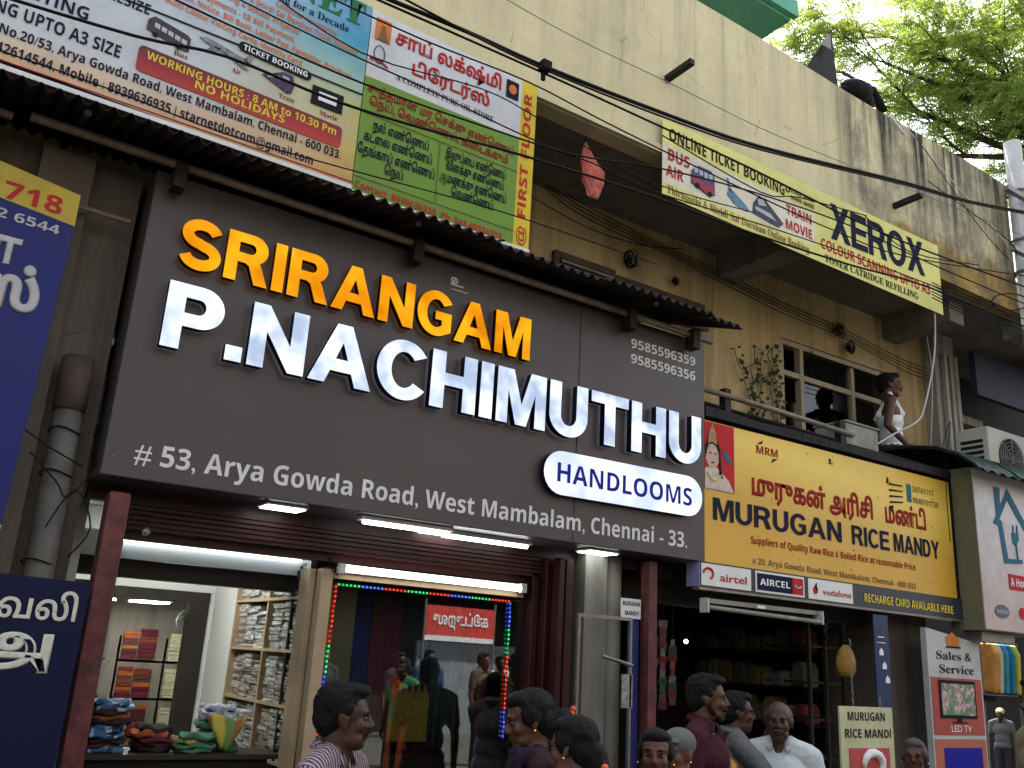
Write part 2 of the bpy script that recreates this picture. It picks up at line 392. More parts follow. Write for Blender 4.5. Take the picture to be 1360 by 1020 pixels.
# ================================================================ the setting
ph = 0; n = NT('road_asphalt'); p = n.pos(); c = n.mix(n.mr(n.noise(p, 1.2, 8, .7), .3, .7), (.035,.033,.03), (.075,.07,.064)); n.bump(n.noise(p, 60, 3), .5); road = n.fin(c, .9)
MB().quad((-300,-300,0),(300,-300,0),(300,300,0),(-300,300,0)).build('ground', road, kind='structure')
pv = mat('pavement_concrete', (.12,.11,.095), .9, .3, 2, dirt=.5)
MB().box(-12, 30, -1.0, .3, .004, .12).build('pavement', pv, kind='structure', bevel=.01)

# ---- the main building
B = empty('shop_building', (4.5, 1, 0), 'long two storey building with a cream parapet over ochre walls', 'building')
x0, x1 = -6.0, 8.98
mb = MB()                                                        # balcony parapet with slightly uneven coping
NX = 60
for i in range(NX):
    a = x0+(x1-x0)*i/NX; b = x0+(x1-x0)*(i+1)/NX
    za = 6.79+.02*math.sin(a*1.7)-(.02*max(0, a-6)); zb = 6.79+.02*math.sin(b*1.7)-(.02*max(0, b-6))
    mb.quad((a,0,5.24),(b,0,5.24),(b,0,zb),(a,0,za)); mb.quad((a,.14,5.24),(b,.14,5.24),(b,.14,zb),(a,.14,za)); mb.quad((a,0,za),(b,0,zb),(b,.14,zb),(a,.14,za))
mb.quad((x1,0,5.24),(x1,.14,5.24),(x1,.14,6.73),(x1,0,6.73)); mb.quad((x0,0,5.24),(x1,0,5.24),(x1,.14,5.24),(x0,.14,5.24))
mb.build('parapet', M['cream'], B)
bx('drip_edge', M['cream'], B, x0, x1, -.035, -.002, 5.245, 5.31)
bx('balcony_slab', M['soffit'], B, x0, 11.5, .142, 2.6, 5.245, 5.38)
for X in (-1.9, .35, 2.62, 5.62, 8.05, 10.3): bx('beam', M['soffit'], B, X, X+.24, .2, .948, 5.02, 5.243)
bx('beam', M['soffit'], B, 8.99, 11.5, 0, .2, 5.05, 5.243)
# ochre wall with its window opening and the old blocked vents
W = 6.46, 8.12, 3.72, 4.66
mb = MB()
for a, b, c_, d in ((x0, W[0], 3.3, 5.243), (W[0], W[1], 3.3, W[2]), (W[0], W[1], W[3], 5.243), (W[1], 9.05, 3.3, 5.243)): mb.box(a, b, .95, 1.15, c_, d)
mb.build('wall', M['yellow'], B)
bx('pilaster', M['palewall'], B, 8.72, 9.08, .8, .948, 3.3, 5.243)
for k in range(3): bx('drain_pipe', M['palewall'], B, 8.80+k*.1, 8.85+k*.1, .74, .79, 3.3, 5.0)
brownp = mat('brown_board', (.07,.05,.035), .8, .3)
vent = bx('vent_surround', brownp, B, 3.80, 4.42, .90, .948, 4.50, 4.72)
bx('vent_louvre', M['darkin'], vent, 3.85, 4.38, .885, .898, 4.52, 4.66); 
for k in range(3): bx('vent_slat', M['soffit'], vent, 3.85, 4.38, .87, .884, 4.53+k*.045, 4.55+k*.045)
bx('sunshade_patch', brownp, B, 4.42, 5.46, .925, .948, 4.46, 4.70)
bx('sunshade_patch', brownp, B, 3.8, 5.46, .88, .899, 4.44, 4.47)
# window with painted timber frame, mesh transom and an open sash
fm = mat('window_paint', (.30,.25,.17), .6, .2)
win = bx('window_frame', fm, B, W[0], W[1], .97, 1.03, W[3]-.05, W[3])
wy = dict()
for X in (W[0], 6.74, 7.5, W[1]-.05): bx('mullion', fm, win, X, X+.05, .955, 1.02, W[2], W[3]-.052)
for a, b in ((W[0]+.052, 6.738), (6.792, 7.498), (7.552, W[1]-.052)): bx('transom', fm, win, a, b, .96, 1.015, 4.30, 4.35)
bx('sill', M['yellow'], win, W[0]-.04, W[1]+.04, .86, .948, W[2]-.06, W[2])
for a, b in ((6.792, 7.498), (7.552, 8.06)):
    g = MB()
    k = a+.03
    while k < b-.01: g.box(k, k+.006, .985, .99, 4.352, 4.608); k += .03
    g.build('grille', M['black'], win)
bx('pane', M['upglass'], win, 6.792, 7.498, .99, .994, 3.75, 4.298)
rl = empty('room_lamp', (7.5, 2.6, 4.5), 'small cold lamp glowing in the room behind the upper window', 'lamp'); q_ = at(1066, 527, 2.6); MB().ball(q_, (.05,.03,.02), 10, 6).build('bulb', M['bulb'], rl); bx('holder', M['white'], rl, q_.x-.09, q_.x+.09, 2.62, 2.66, q_.z-.02, q_.z+.03)
bx('curtain_door', mat('grey_door', (.2,.21,.2), .5), win, 7.05, 7.48, 1.3, 1.33, 3.4, 4.2)
bx('casing', fm, B, 6.9, 7.9, .925, .947, 4.585, 4.62)
# room behind the window
MB().box(6.2, 8.4, 1.16, 3.2, 3.2, 3.25).box(6.2, 8.4, 3.2, 3.25, 3.25, 5.2).box(6.15, 6.2, 1.16, 3.25, 3.25, 5.2).box(8.4, 8.45, 1.16, 3.25, 3.25, 5.2).box(6.2, 8.4, 1.16, 3.2, 5.15, 5.2).build('room', M['soffit'], B)
# lower wall, columns between the shops, slab over the shops
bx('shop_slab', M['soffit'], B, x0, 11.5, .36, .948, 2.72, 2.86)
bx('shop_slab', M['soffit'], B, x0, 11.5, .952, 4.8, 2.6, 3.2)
bx('pier', M['concrete'], B, x0, .66, .22, .9, .0, 3.9)
bx('pier', M['concrete'], B, .18, .42, .15, .218, .0, 3.9)
bx('pier', M['colgrey'], B, 3.70, 3.88, .25, .9, 0, 2.71)
MB().tube([(3.98,.36,0),(3.98,.36,2.6)], .09, 14).build('pipe_column', M['colgrey'], B, smooth=True)
bx('pier', M['concrete'], B, 6.9, 7.45, .3, .9, 0, 3.3)
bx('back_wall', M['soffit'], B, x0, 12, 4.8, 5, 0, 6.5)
bx('roof_parapet', M['palewall'], B, 8.99, 12, .3, .5, 5.4, 5.9)
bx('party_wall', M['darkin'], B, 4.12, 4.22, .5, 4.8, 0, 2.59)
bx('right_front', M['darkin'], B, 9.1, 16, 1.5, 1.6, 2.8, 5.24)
bx('dark_band', mat('dark_blue_band', (.02,.022,.04), .6), B, 9.05, 11.4, .55, .62, 4.55, 5.04)
f2 = bx('right_window', M['palewall'], B, 9.0, 9.9, 1.0, 1.05, 3.5, 4.5)
bx('pane', M['darkin'], f2, 9.08, 9.82, .985, .998, 3.6, 4.4)
# upper storey, green painted slab seen over the parapet
G = empty('green_upper_storey', (4, 2, 5.38), 'green painted projecting slab with a lattice railing above the cream parapet', 'upper storey')
bx('slab', M['green'], G, 1.5, 6.37, .62, 3.2, 7.94, 8.12)
bx('slab_nosing', M['green'], G, 1.5, 6.42, .56, .618, 7.97, 8.16)
bx('wall', M['green'], G, 1.5, 6.1, 1.9, 3.2, 5.39, 7.938)
for k in range(26): bx('lattice_bar', M['green'], G, 4.9+k*.056, 4.92+k*.056, .66, .69, 8.125, 8.6)
bx('handrail', M['green'], G, 4.88, 6.36, .64, .71, 8.602, 8.66)

# ---- opposite side of the street (seen in the window reflections)
O = empty('building_across_the_street', (4, -13, 0), 'plain grey building across the street mirrored in the shop window', 'building')
bx('upper_wall', mat('sunlit_wall', (.48,.43,.35), .9), O, -24, 24, -16, -13.2, 3.3, 9.0); bx('ground_floor', M['darkin'], O, -24, 24, -16, -13.3, 0, 3.298)
bx('low_wall', mat('pale_blue_wall', (.17,.19,.21), .8), O, 9.7, 13.2, -13.0, -12.9, 0, 1.9)
bx('sunshade', M['soffit'], O, -24, 24, -13.19, -12.0, 3.2, 3.32)
for k in range(9): bx('upper_window', M['darkin'], O, -21+k*5, -19.4+k*5, -13.19, -13.1, 5, 6.4)
bn = empty('red_banner', (9.7, -11.2, 1.9), 'red banner with white Tamil lettering across the street, mirrored in the shop window', 'banner')
bx('cloth', mat('red_flex', (.5,.05,.04), .5), bn, 8.95, 10.55, -11.23, -11.2, 2.0, 2.58)
bx('white_band', M['white'], bn, 8.95, 10.55, -11.23, -11.2, 1.9, 1.998)
text('கூட்டுறவு', 9.1, 10.4, 2.22, .17, -11.19, M['inkwhite'], bn, 'tamil', .03, face=1)
for X in (8.93, 10.57): MB().tube([(X,-11.22,0),(X,-11.22,2.7)], .025, 8).build('post', M['metal'], bn)

# ================================================================ corrugated awning over the main sign
A = empty('corrugated_awning', (2, 0, 4), 'dark rusty corrugated sheet awning above the brown shop sign', 'awning')
def corr(xa, xb, y0, z0, y1, z1, m, parent, pitch=.076, amp=.017, name='corrugated_sheet', jag=.02):
    mb = MB(); nn = int((xb-xa)/pitch*8); rows = [(y0, z0), ((y0+y1)/2, (z0+z1)/2), (y1, z1)]; base = 0
    j0 = random.uniform(-jag, jag)
    for (yy, zz) in rows:
        for i in range(nn+1):
            x = xa+(xb-xa)*i/nn; mb.v.append((x, yy+(j0 if yy == y0 else 0), zz+amp*math.sin(2*math.pi*x/pitch)))
    for r_ in range(2):
        for i in range(nn): mb.f.append((r_*(nn+1)+i, r_*(nn+1)+i+1, (r_+1)*(nn+1)+i+1, (r_+1)*(nn+1)+i)); mb.m.append(0)
    o = mb.build(name, m, parent, smooth=True); so_ = o.modifiers.new('s', 'SOLIDIFY'); so_.thickness = .003
    return o
xs = [-2.6, -1.75, -.9, -.05, .8, 1.65, 2.5, 3.35, 4.2, 4.52]
for i in range(len(xs)-1):
    corr(xs[i]-.04, xs[i+1]+.04, -.36+random.uniform(-.015, .015), 3.905+.004*(i % 2), .94, 4.33+.004*(i % 2), M['rust'], A)
MB().tube([(-2.6,-.07,3.86),(.02,-.07,3.875)], .021, 8).build('support_pipe', M['rustpipe'], A, smooth=True)
MB().tube([(.09,-.07,3.905),(2.3,-.07,3.885),(4.52,-.07,3.865)], .024, 8).build('support_pipe', M['rustpipe'], A, smooth=True)
for X in (.75, 2.1, 3.72, 4.3): bx('bracket', M['rust'], A, X, X+.06, -.12, -.03, 3.76, 3.90)
for X in (.3, 2.0, 3.75): MB().tube([(X, -.34, 3.87), (X, .9, 4.27)], .018, 6).build('rafter', M['rust'], A)
MB().tube([(-.6,.1,3.62),(.62,.1,3.60)], .012, 6).build('hanging_bar', M['rustpipe'], A)

# ================================================================ main shop sign
S = empty('shop_sign', (2.6, 0, 2.31), 'large brown shop sign with glowing orange and white raised letters', 'shop sign')
ZL, ZR = 2.30, 2.325
bx('panel', M['acp'], S, .686, 3.398, 0, .34, 2.31, 3.875, bevel=.004); bx('panel', M['acp'], S, 3.402, 4.52, 0, .34, 2.31, 3.875, bevel=.004)
letters('SRIRANGAM', .843, 2.972, 3.388, .262, -.012, .038, M['lo'], M['navy'], S, .12, z1=3.374, fat=.004)
letters('P.NACHIMUTHU', .836, 4.418, 2.962, .325, -.012, .048, M['lw'], M['navy'], S, .12, z1=2.950, fat=.007)
# pill shaped light box
pl = MB(); pts = arc(3.255, 2.712, .135, .135, 90, 270, 12)+arc(4.30, 2.722, .135, .135, -90, 90, 12); pl.prism(pts, -.055, -.01)
pill = pl.build('light_box_body', M['navy'], S)
pl = MB(); pl.prism([(x, z) for x, z in pts], -.060, -.056); face = pl.build('light_box_face', M['pill'], S)
text('HANDLOOMS', 3.215, 4.335, 2.655, .118, -.064, M['inkblue'], S, 'bold', 0)
text('# 53, Arya Gowda Road, West Mambalam, Chennai - 33.', .818, 4.35, 2.385, .1, -.003, M['signgrey'], S, 'bold')
text('9585596359', 3.83, 4.427, 3.676, .066, -.003, M['signgrey'], S, 'bold'); text('9585596356', 3.83, 4.427, 3.567, .066, -.003, M['signgrey'], S, 'bold')
text('உ', 2.41, 2.50, 3.735, .05, -.003, M['signgrey'], S, 'tamil', .02); bx('underline', M['inkgrey'], S, 2.42, 2.53, -.004, -.001, 3.705, 3.712)
for X, Z in ((1.55, 2.78), (3.40, 3.74), (4.46, 2.40), (.73, 2.4), (.75, 3.8)): MB().ball((X, -.002, Z), (.006, .004, .006), 8, 4).build('rivet', M['metal'], S)
# soffit below the sign with square LED panels
bx('soffit_board', M['maroon'], S, .70, 4.50, .342, .42, 2.24, 2.46)
lab = ['square LED panel light under the left part of the brown sign', 'square LED panel light under the right end of the brown sign']
for i, (a, b) in enumerate(((1.52, 1.72), (3.62, 3.84))):
    L = empty('led_panel_light', ((a+b)/2, .2, 2.29), lab[i], 'ceiling light', 'LED panels under the brown sign')
    bx('frame', M['white'], L, a-.012, b+.012, .09, .25, 2.296, 2.308); bx('diffuser', M['led'], L, a, b, .10, .24, 2.290, 2.295)
for i, (a, b, y, m_) in enumerate(((2.03, 2.60, .10, M['led']), (2.58, 3.22, .20, M['led']))):
    L = empty('tube_light_under_sign', ((a+b)/2, y, 2.28), ['left of two slim tube lights under the middle of the brown sign', 'right of two slim tube lights under the middle of the brown sign'][i], 'tube light', 'slim tube lights under the brown sign')
    bx('housing', M['white'], L, a, b, y-.03, y+.05, 2.285, 2.308); MB().tube([(a+.02, y, 2.275), (b-.02, y, 2.275)], .012, 8).build('tube', m_, L)
L = empty('led_panel_light', (2.62, .3, 2.29), 'square LED panel light between the two tube lights under the sign', 'ceiling light', 'LED panels under the brown sign')
bx('frame', M['white'], L, 2.50, 2.78, .27, .338, 2.296, 2.308); bx('diffuser', M['led'], L, 2.51, 2.77, .275, .333, 2.290, 2.295)

# ================================================================ shop front
FR = empty('shop_front_frame', (2.3, .4, 0), 'maroon painted steel frame and rolling shutter housing round the shop front', 'shop front')
bx('shutter_box', M['maroon'], FR, .86, 3.68, .36, .62, 2.12, 2.238)
for k in range(4): bx('shutter_slat', M['maroon'], FR, .88, 3.45, .345-.004*k, .358, 2.14+k*.025, 2.158+k*.025)
bx('lintel', M['maroon'], FR, .86, 3.45, .42, .5, 2.075, 2.118)
bx('post', M['maroonworn'], FR, .745, .835, .0, .12, 0, 2.24, bevel=.004); bx('post', M['maroonworn'], FR, .795, .86, .122, .30, 0, 2.24, bevel=.004)
for a, b, y in ((3.37, 3.42, .36), (3.43, 3.52, .30), (3.54, 3.60, .24), (3.46, 3.50, .2)): bx('shutter_rail', M['maroon'], FR, a, b, y, y+.08, 0, 2.24, bevel=.004)
bx('post', M['wood'], FR, 1.965, 2.03, .38, .46, 0, 2.03); bx('post', M['wood'], FR, 1.93, 1.963, .47, .62, 0, 2.03)
bx('head_rail', M['wood'], FR, 2.032, 3.33, .40, .46, 1.985, 2.02)
# glazed display window
DW = empty('display_window', (2.65, .42, 0), 'big glass display window edged with coloured LED rope, reflecting the street', 'window')
bx('pane', M['glass'], DW, 2.034, 3.25, .43, .436, .15, 1.983); bx('pane', M['glass'], DW, 3.256, 3.365, .43, .436, .15, 1.983)
bx('plinth', M['darkwood'], DW, 2.034, 3.365, .40, .46, 0, .148)
bx('back_board', M['darkin'], DW, 2.034, 3.4, .98, 1.0, .0, 2.05); bx('side_board', M['darkin'], DW, 3.38, 3.4, .47, .978, 0, 2.05)
bx('top_board', M['darkin'], DW, 2.034, 3.4, .47, .978, 2.0, 2.05)
def pleat(name, m, xa, xb, y, z0, z1, amp=.018, **k):
    mb = MB(); nn = 26
    for i in range(nn+1):
        x = xa+(xb-xa)*i/nn; o = amp*math.sin(i*1.9)+amp*.6*math.sin(i*.7+xa*9)
        mb.v += [(x, y+o, z0+.01*math.sin(i)), (x, y+o*.6, z1)]
    for i in range(nn): mb.f.append((2*i, 2*i+2, 2*i+3, 2*i+1)); mb.m.append(0)
    o = mb.build(name, m, smooth=True, **k); s_ = o.modifiers.new('s', 'SOLIDIFY'); s_.thickness = .004; return o
sar = [(.010,.075,.035,'dark green'), (.012,.025,.20,'deep blue'), (.16,.016,.05,'maroon'), (.02,.03,.06,'dark slate blue'), (.05,.08,.10,'grey blue'), (.14,.02,.015,'brick red')]
for i, (r_, g_, b_, nm) in enumerate(sar):
    pleat('hanging_saree', mat('saree_'+nm.replace(' ', '_'), (r_*1.3, g_*1.3, b_*1.3), .7, .3, 14, bump=.3), 2.06+i*.215, 2.265+i*.215, .80, .95+.1*(i % 2), 1.93, label=nm+' saree hanging behind the glass of the display window', cat='saree', group='sarees hanging in the display window')
DT = empty('display_ledge', (2.65, .7, 0), 'low dark display ledge with a gold bordered cloth inside the display window', 'ledge')
bx('body', M['darkwood'], DT, 2.06, 3.36, .55, .78, 0, 1.05); 
goldp = mat('gold_zari', (.40,.26,.05), .4, .4, 30)
fc = empty('folded_saree', (2.62, .6, 1.05), 'mustard saree with a temple border laid on the display ledge', 'saree')
bx('fold', goldp, fc, 2.52, 2.78, .53, .546, 1.12, 1.38)
mb = MB()
for k in range(6): mb.prism([(2.525+k*.042, 1.382), (2.562+k*.042, 1.382), (2.5435+k*.042, 1.44)], .532, .544)
mb.build('temple_border', goldp, fc)
# LED rope round the glass
LR = empty('led_rope_light', (2.65, .41, 1.2), 'rope of red, green and blue LEDs round the display window', 'rope light')
cols = {'r': emit('led_red', (1,.05,.02), 2.2), 'g': emit('led_green', (.05,1,.25), 1.5), 'b': emit('led_blue', (.08,.15,1), 2.6)}
dim = {'r': emit('tube_red', (.6,.05,.03), .28), 'g': emit('tube_green', (.03,.5,.15), .24), 'b': emit('tube_blue', (.05,.09,.7), .34)}
path = [(2.055, 1.15), (2.072, 1.955), (3.243, 1.955), (3.243, 1.15)]
tot = 0; seq = 'rgbrgbgbrgbrgbgrbg'; si = 0
for i in range(3):
    (xa, za), (xb, zb) = path[i], path[i+1]; Ln = math.hypot(xb-xa, zb-za); ns = max(1, round(Ln/.155))
    for s_ in range(ns):
        c_ = 'rgb'[(si*2+(si//4)) % 3] if i != 1 else 'gbrgrbgr'[s_ % 8]; si += 1
        mb = MB(); a, b = s_/ns, (s_+1)/ns
        P_ = lambda t: (xa+(xb-xa)*t, .415+.0015*math.sin(t*40), za+(zb-za)*t)
        mb.tube([P_(a), P_((a+b)/2), P_(b)], .0048, 6); mb.cur = 1
        for q in range(6):
            t = a+(b-a)*(q+.5)/6; mb.ball(P_(t), .0062, 6, 4)
        mb.build('rope_segment', [dim[c_], cols[c_]], LR)
# big tube light on the lintel
T_ = empty('tube_light', (2.68, .36, 2.0), 'lit fluorescent tube across the top of the display window', 'tube light')
bx('batten', M['white'], T_, 2.07, 3.30, .375, .41, 2.02, 2.062)
MB().tube([(2.085,.352,2.045),(3.27,.352,2.032)], .0165, 12).build('tube', M['tube'], T_)
for X in (2.065, 3.29): bx('end_holder', M['inkgrey'], T_, X-.02, X+.018, .335, .374, 2.01, 2.065)
MB().tube([(3.31,.37,2.04),(3.36,.37,1.99),(3.33,.38,1.96),(3.25,.4,1.96)], .004, 6).build('flex', M['black'], T_)
MB().tube([(2.05,.37,2.05),(1.98,.36,2.09),(2.01,.35,2.02),(2.05,.36,2.0)], .004, 6).build('flex', M['black'], T_)
# crystal ball hanging at the door
cb = empty('crystal_ball', (.96, .3, 2.05), 'small faceted crystal ball hanging above the shop door', 'ornament')
MB().ball((.985,.28,2.105), .022, 8, 6).build('ball', mat('crystal', (.7,.72,.72), .05, .1, metal=.8, bump=0), cb); MB().tube([(.985,.28,2.127),(.985,.28,2.23)], .002, 5).build('cord', M['black'], cb)

# ---- shop interior behind the left opening
I = empty('shop_interior', (1.5, 2, 0), 'white lit shop interior with a dark framed inner doorway', 'shop interior')
bx('floor_tiles', mat('shop_floor', (.25,.25,.24), .2), I, .87, 2.4, .64, 5, .122, .14)
bx('left_wall', M['wallwhite'], I, .70, .76, .63, 4.6, 0, 2.59)
bx('right_wall', M['darkwood'], I, 2.36, 2.42, 1.02, 2.05, 0, 2.59); bx('right_wall', M['wallwhite'], I, 2.06, 2.42, 2.07, 2.698, 0, 2.59); bx('inner_partition', M['wallwhite'], I, 1.995, 2.028, .64, .7, 0, 2.59)
bx('valance', M['gloss'], I, .80, 2.34, .95, 1.0, 2.02, 2.16); bx('valance_beam', M['darkwood'], I, .80, 2.34, .96, 1.06, 1.92, 2.018)
MB().tube([(.98,.93,2.125),(2.05,.93,2.125)], .010, 8).build('cove_light', M['cove'], I)
bx('ceiling', M['wallwhite'], I, .76, 2.36, 1.07, 2.6, 2.50, 2.55)
YB = 2.7
bx('back_wall', M['wallwhite'], I, .76, 1.335, YB, YB+.06, 1.98, 2.59); bx('back_wall', M['wallwhite'], I, 1.335, 2.06, YB, YB+.06, 1.96, 2.59); bx('back_wall', M['wallwhite'], I, 2.02, 2.36, YB, YB+.06, 0, 1.958)
df = bx('door_frame', M['darkwood'], I, .95, 2.02, YB-.03, YB+.08, 1.885, 1.957)
bx('door_jamb', M['darkwood'], I, 1.88, 2.018, YB-.03, YB+.08, .14, 1.884); bx('door_jamb', M['darkwood'], I, .95, 1.03, YB-.03, YB+.08, .14, 1.884)
bx('inner_room_wall', mat('cream_room', (.55,.57,.42), .6, .05), I, .8, 3.6, 5.2, 5.26, 0, 2.6); bx('inner_room_ceiling', M['wallwhite'], I, .8, 3.6, 2.8, 5.2, 2.45, 2.5)
bx('inner_room_side', mat('cream_side', (.6,.62,.5), .6, .05), I, 2.75, 2.8, 2.8, 5.2, 0, 2.45); bx('inner_room_side', M['wallwhite'], I, .76, .8, 2.8, 5.2, 0, 2.6)
L = empty('ceiling_panel', (1.9, 4, 2.44), 'small lit ceiling panel in the inner room of the shop', 'ceiling light'); p_ = at(195, 799, 4.3)
bx('diffuser', M['roomled'], L, p_.x-.14, p_.x+.14, 4.05, 4.35, p_.z-.012, p_.z-.002); bx('frame', M['white'], L, p_.x-.16, p_.x+.16, 4.03, 4.37, p_.z, p_.z+.02)
L = empty('ceiling_panel', (1.5, 1.8, 2.48), 'added unseen ceiling panel that brightens the shelves just inside the shop', 'ceiling light')  # added lamp out of view, brightens the white walls and shelves
bx('diffuser', M['roomled'], L, 1.3, 1.7, 1.5, 1.9, 2.485, 2.492); bx('frame', M['white'], L, 1.28, 1.72, 1.48, 1.92, 2.493, 2.499)
# garlanded picture
a_ = at(152, 822, 5.15); b_ = at(200, 880, 5.15)
PF = empty('framed_picture', (a_.x, 5.15, b_.z), 'dark framed picture with a white bead garland on the inner wall', 'picture')
bx('frame', M['inkblack'], PF, a_.x, b_.x, 5.12, 5.18, b_.z, a_.z); n = NT('picture_print'); c_ = n.ramp(n.noise(n.pos(), 7, 3), [(.35,(.05,.04,.04)),(.48,(.3,.15,.08)),(.55,(.5,.42,.36)),(.7,(.15,.18,.25))]); pm = n.fin(c_, .4)
bx('print', pm, PF, a_.x+.05, b_.x-.05, 5.11, 5.118, b_.z+.05, a_.z-.05)
mb = MB()
for k in range(22):
    t = math.pi*k/21; mb.ball((a_.x+.25+.2*math.cos(t), 5.09, b_.z+.12-.2*math.sin(t)), .014, 6, 4)
mb.build('bead_garland', M['wallwhite'], PF)
# wall fan
p_ = at(250, 825, 4.0); FN = empty('wall_fan', p_, 'small white wall fan in the inner room behind the doorway', 'fan')
ring = [(p_.x+.10*math.cos(R(k*30)), 4.0, p_.z+.10*math.sin(R(k*30))) for k in range(13)]
MB().tube(ring, .006, 6, False).build('guard', M['white'], FN)
for k in range(3):
    t = R(k*120+20); MB().prism([(p_.x, p_.z), (p_.x+.09*math.cos(t), p_.z+.09*math.sin(t)), (p_.x+.08*math.cos(t+.6), p_.z+.08*math.sin(t+.6))], 3.995, 4.0).build('blade', M['white'], FN)
MB().ball((p_.x, 4.01, p_.z), .03, 8, 6).build('motor', M['white'], FN)

# shelving down the right wall with stacks of plastic wrapped cloth
SH = empty('wall_shelving', (2.2, 1.6, 0), 'beige shelving bays full of wrapped white cloth on the right wall of the shop', 'shelving')
YS = [.72, 1.38, 2.04]; ZS = [.95, 1.26, 1.57, 1.88, 2.2]
for y in YS: bx('upright', M['wood'], SH, 2.03, 2.34, y, y+.025, .14, 2.25)
for z in ZS[:-1]+[.6]:
    for i in range(2): bx('shelf', M['wood'], SH, 2.03, 2.34, YS[i]+.027, YS[i+1]-.002, z, z+.018)
n = NT('wrapped_cloth'); p = n.pos(); a = n.noise(n.scale(p, (1, 1, 7)), 9, 6, .75)
cl = n.ramp(a, [(.3,(.06,.06,.055)),(.45,(.24,.25,.24)),(.56,(.5,.52,.52)),(.7,(.75,.77,.78))]); n.bump(n.noise(p, 40, 4, .7), .9, .01); wrap = n.fin(cl, .14, 0, .8)
n = NT('wrapped_cloth_warm'); p = n.pos(); a = n.noise(n.scale(p, (1, 1, 7)), 11, 6, .75)
cl = n.ramp(a, [(.3,(.07,.06,.05)),(.5,(.3,.27,.24)),(.62,(.55,.5,.46)),(.75,(.75,.72,.7))]); n.bump(n.noise(p, 40, 4, .7), .9, .01); wrap2 = n.fin(cl, .16, 0, .8)
rown = ['lowest visible shelf', 'third shelf down', 'second shelf down', 'top shelf']
for zi in range(4):
    for yi in range(2):
        y = YS[yi]+.035; k = 0
        while y < YS[yi+1]-.10:
            wd = random.uniform(.17, .2); wd = min(wd, YS[yi+1]-.01-y); mb = MB(); z = ZS[zi]+.019; top = ZS[zi+1]-random.uniform(.02, .07)
            while z < top:
                t = random.uniform(.018, .03); ox, oy = random.uniform(0, .025), random.uniform(-.006, .006)
                mb.box(2.035+ox, 2.31, y+oy+.004, y+wd+oy-.004, z, z+t-.003); z += t
            mb.build('cloth_stack', random.choice([wrap, wrap, wrap2]), jit=.0035, label='wrapped white cloth stack, %s of the %s bay, %s stack' % (rown[zi], ['nearer', 'farther'][yi], ['front', 'centre', 'rear', 'last'][k]), cat='cloth stack', group='stacks of wrapped cloth on the shop shelves')
            y += wd+.004; k += 1
# far room shelving: dark red and cream stacks
FS = empty('inner_room_shelving', (1.8, 4.8, 0), 'dark shelving with folded sarees along the inner room wall', 'shelving')
aL, aR = at(150, 880, 4.9).x, at(262, 880, 4.9).x
cx = [aL, at(196, 900, 4.9).x, at(212, 900, 4.9).x, at(243, 900, 4.9).x, aR]
for x in (cx[0], cx[2]-.02, cx[3], aR): bx('upright', M['darkwood'], FS, x, x+.02, 4.8, 5.15, .3, 1.62)
for z in (.42, .75, 1.08, 1.41): bx('shelf', M['darkwood'], FS, cx[0], aR, 4.8, 5.15, z-.02, z)
redm = [mat('folded_red_%s' % nm, c_, .6, .3, 20) for nm, c_ in (('brick', (.16,.03,.015)), ('orange', (.36,.09,.02)), ('brown', (.06,.025,.02)), ('wine', (.10,.01,.02)))]
crm = mat('folded_cream', (.5,.5,.33), .5, .3, 22)
nm_ = ['lowest', 'second', 'third', 'top']
for zi, z in enumerate((.42, .75, 1.08, 1.41)):
    for q, (a, b) in enumerate(((cx[0]+.03, (cx[0]+cx[1])/2), ((cx[0]+cx[1])/2+.01, cx[1]), (cx[2]+.01, cx[3]-.01), (cx[3]+.03, aR-.01))):
        mb = MB(); zz = z+.002; ms = [crm] if q == 2 else redm
        while zz < z+.25:
            t = random.uniform(.025, .04); mb.cur = random.randrange(len(ms)); mb.box(a+random.uniform(0, .01), b, 4.78, 5.1, zz, zz+t-.004); zz += t
        mb.build('saree_stack', ms, jit=.002, label='%s folded sarees, %s shelf, %s' % ('cream' if q == 2 else 'dark red and orange', nm_[zi], ['leftmost in the inner room', 'second from left', 'in the narrow middle bay', 'beside the door frame'][q]), cat='saree stack', group='stacks of folded sarees in the inner room')
# piles of clothes on the counter by the door
def crumple(name, mats, cxy, z0, z1, rx, ry, seed, label, cat='clothes pile', group=None, layers=None):
    rnd = random.Random(seed); T = empty(name, (cxy[0], cxy[1], z0), label, cat, group); nL = layers or max(3, int((z1-z0)/.021))
    for i in range(nL):
        za = z0+(z1-z0)*i/nL; zb = z0+(z1-z0)*(i+1)/nL+.004; mb = MB(); K = 22; f_ = rnd.uniform(.85, 1.05); ox, oy = rnd.uniform(-.02, .02), rnd.uniform(-.02, .02); ph = rnd.uniform(0, 6)
        prof = [(.0, 0), (.95, .05), (1.0, .3), (1.0, .7), (.95, .95), (.5, 1.02), (0, 1.06)]; base = len(mb.v); rs = []
        for (pr, pz) in prof:
            for k in range(K):
                t = 2*math.pi*k/K; sq = 1/max(abs(math.cos(t)), abs(math.sin(t)))**.75
                wob = 1+.05*math.sin(3*t+ph)+.04*math.sin(7*t+ph*2)
                mb.v.append((cxy[0]+ox+rx*f_*pr*math.cos(t)*sq*wob*.82, cxy[1]+oy+ry*f_*pr*math.sin(t)*sq*wob*.82, za+(zb-za)*pz+.006*math.sin(5*t+ph)*pr+(.012*math.sin(4*t+i) if pz > .9 else 0)*pr))
        for r__ in range(len(prof)-1):
            for k in range(K): k2 = (k+1) % K; mb.f.append((r__*K+k, r__*K+k2, (r__+1)*K+k2, (r__+1)*K+k)); mb.m.append(0)
        mb.build('folded_cloth', mats[rnd.randrange(len(mats))] if i < nL-1 else mats[-1], T, smooth=True)
    return T
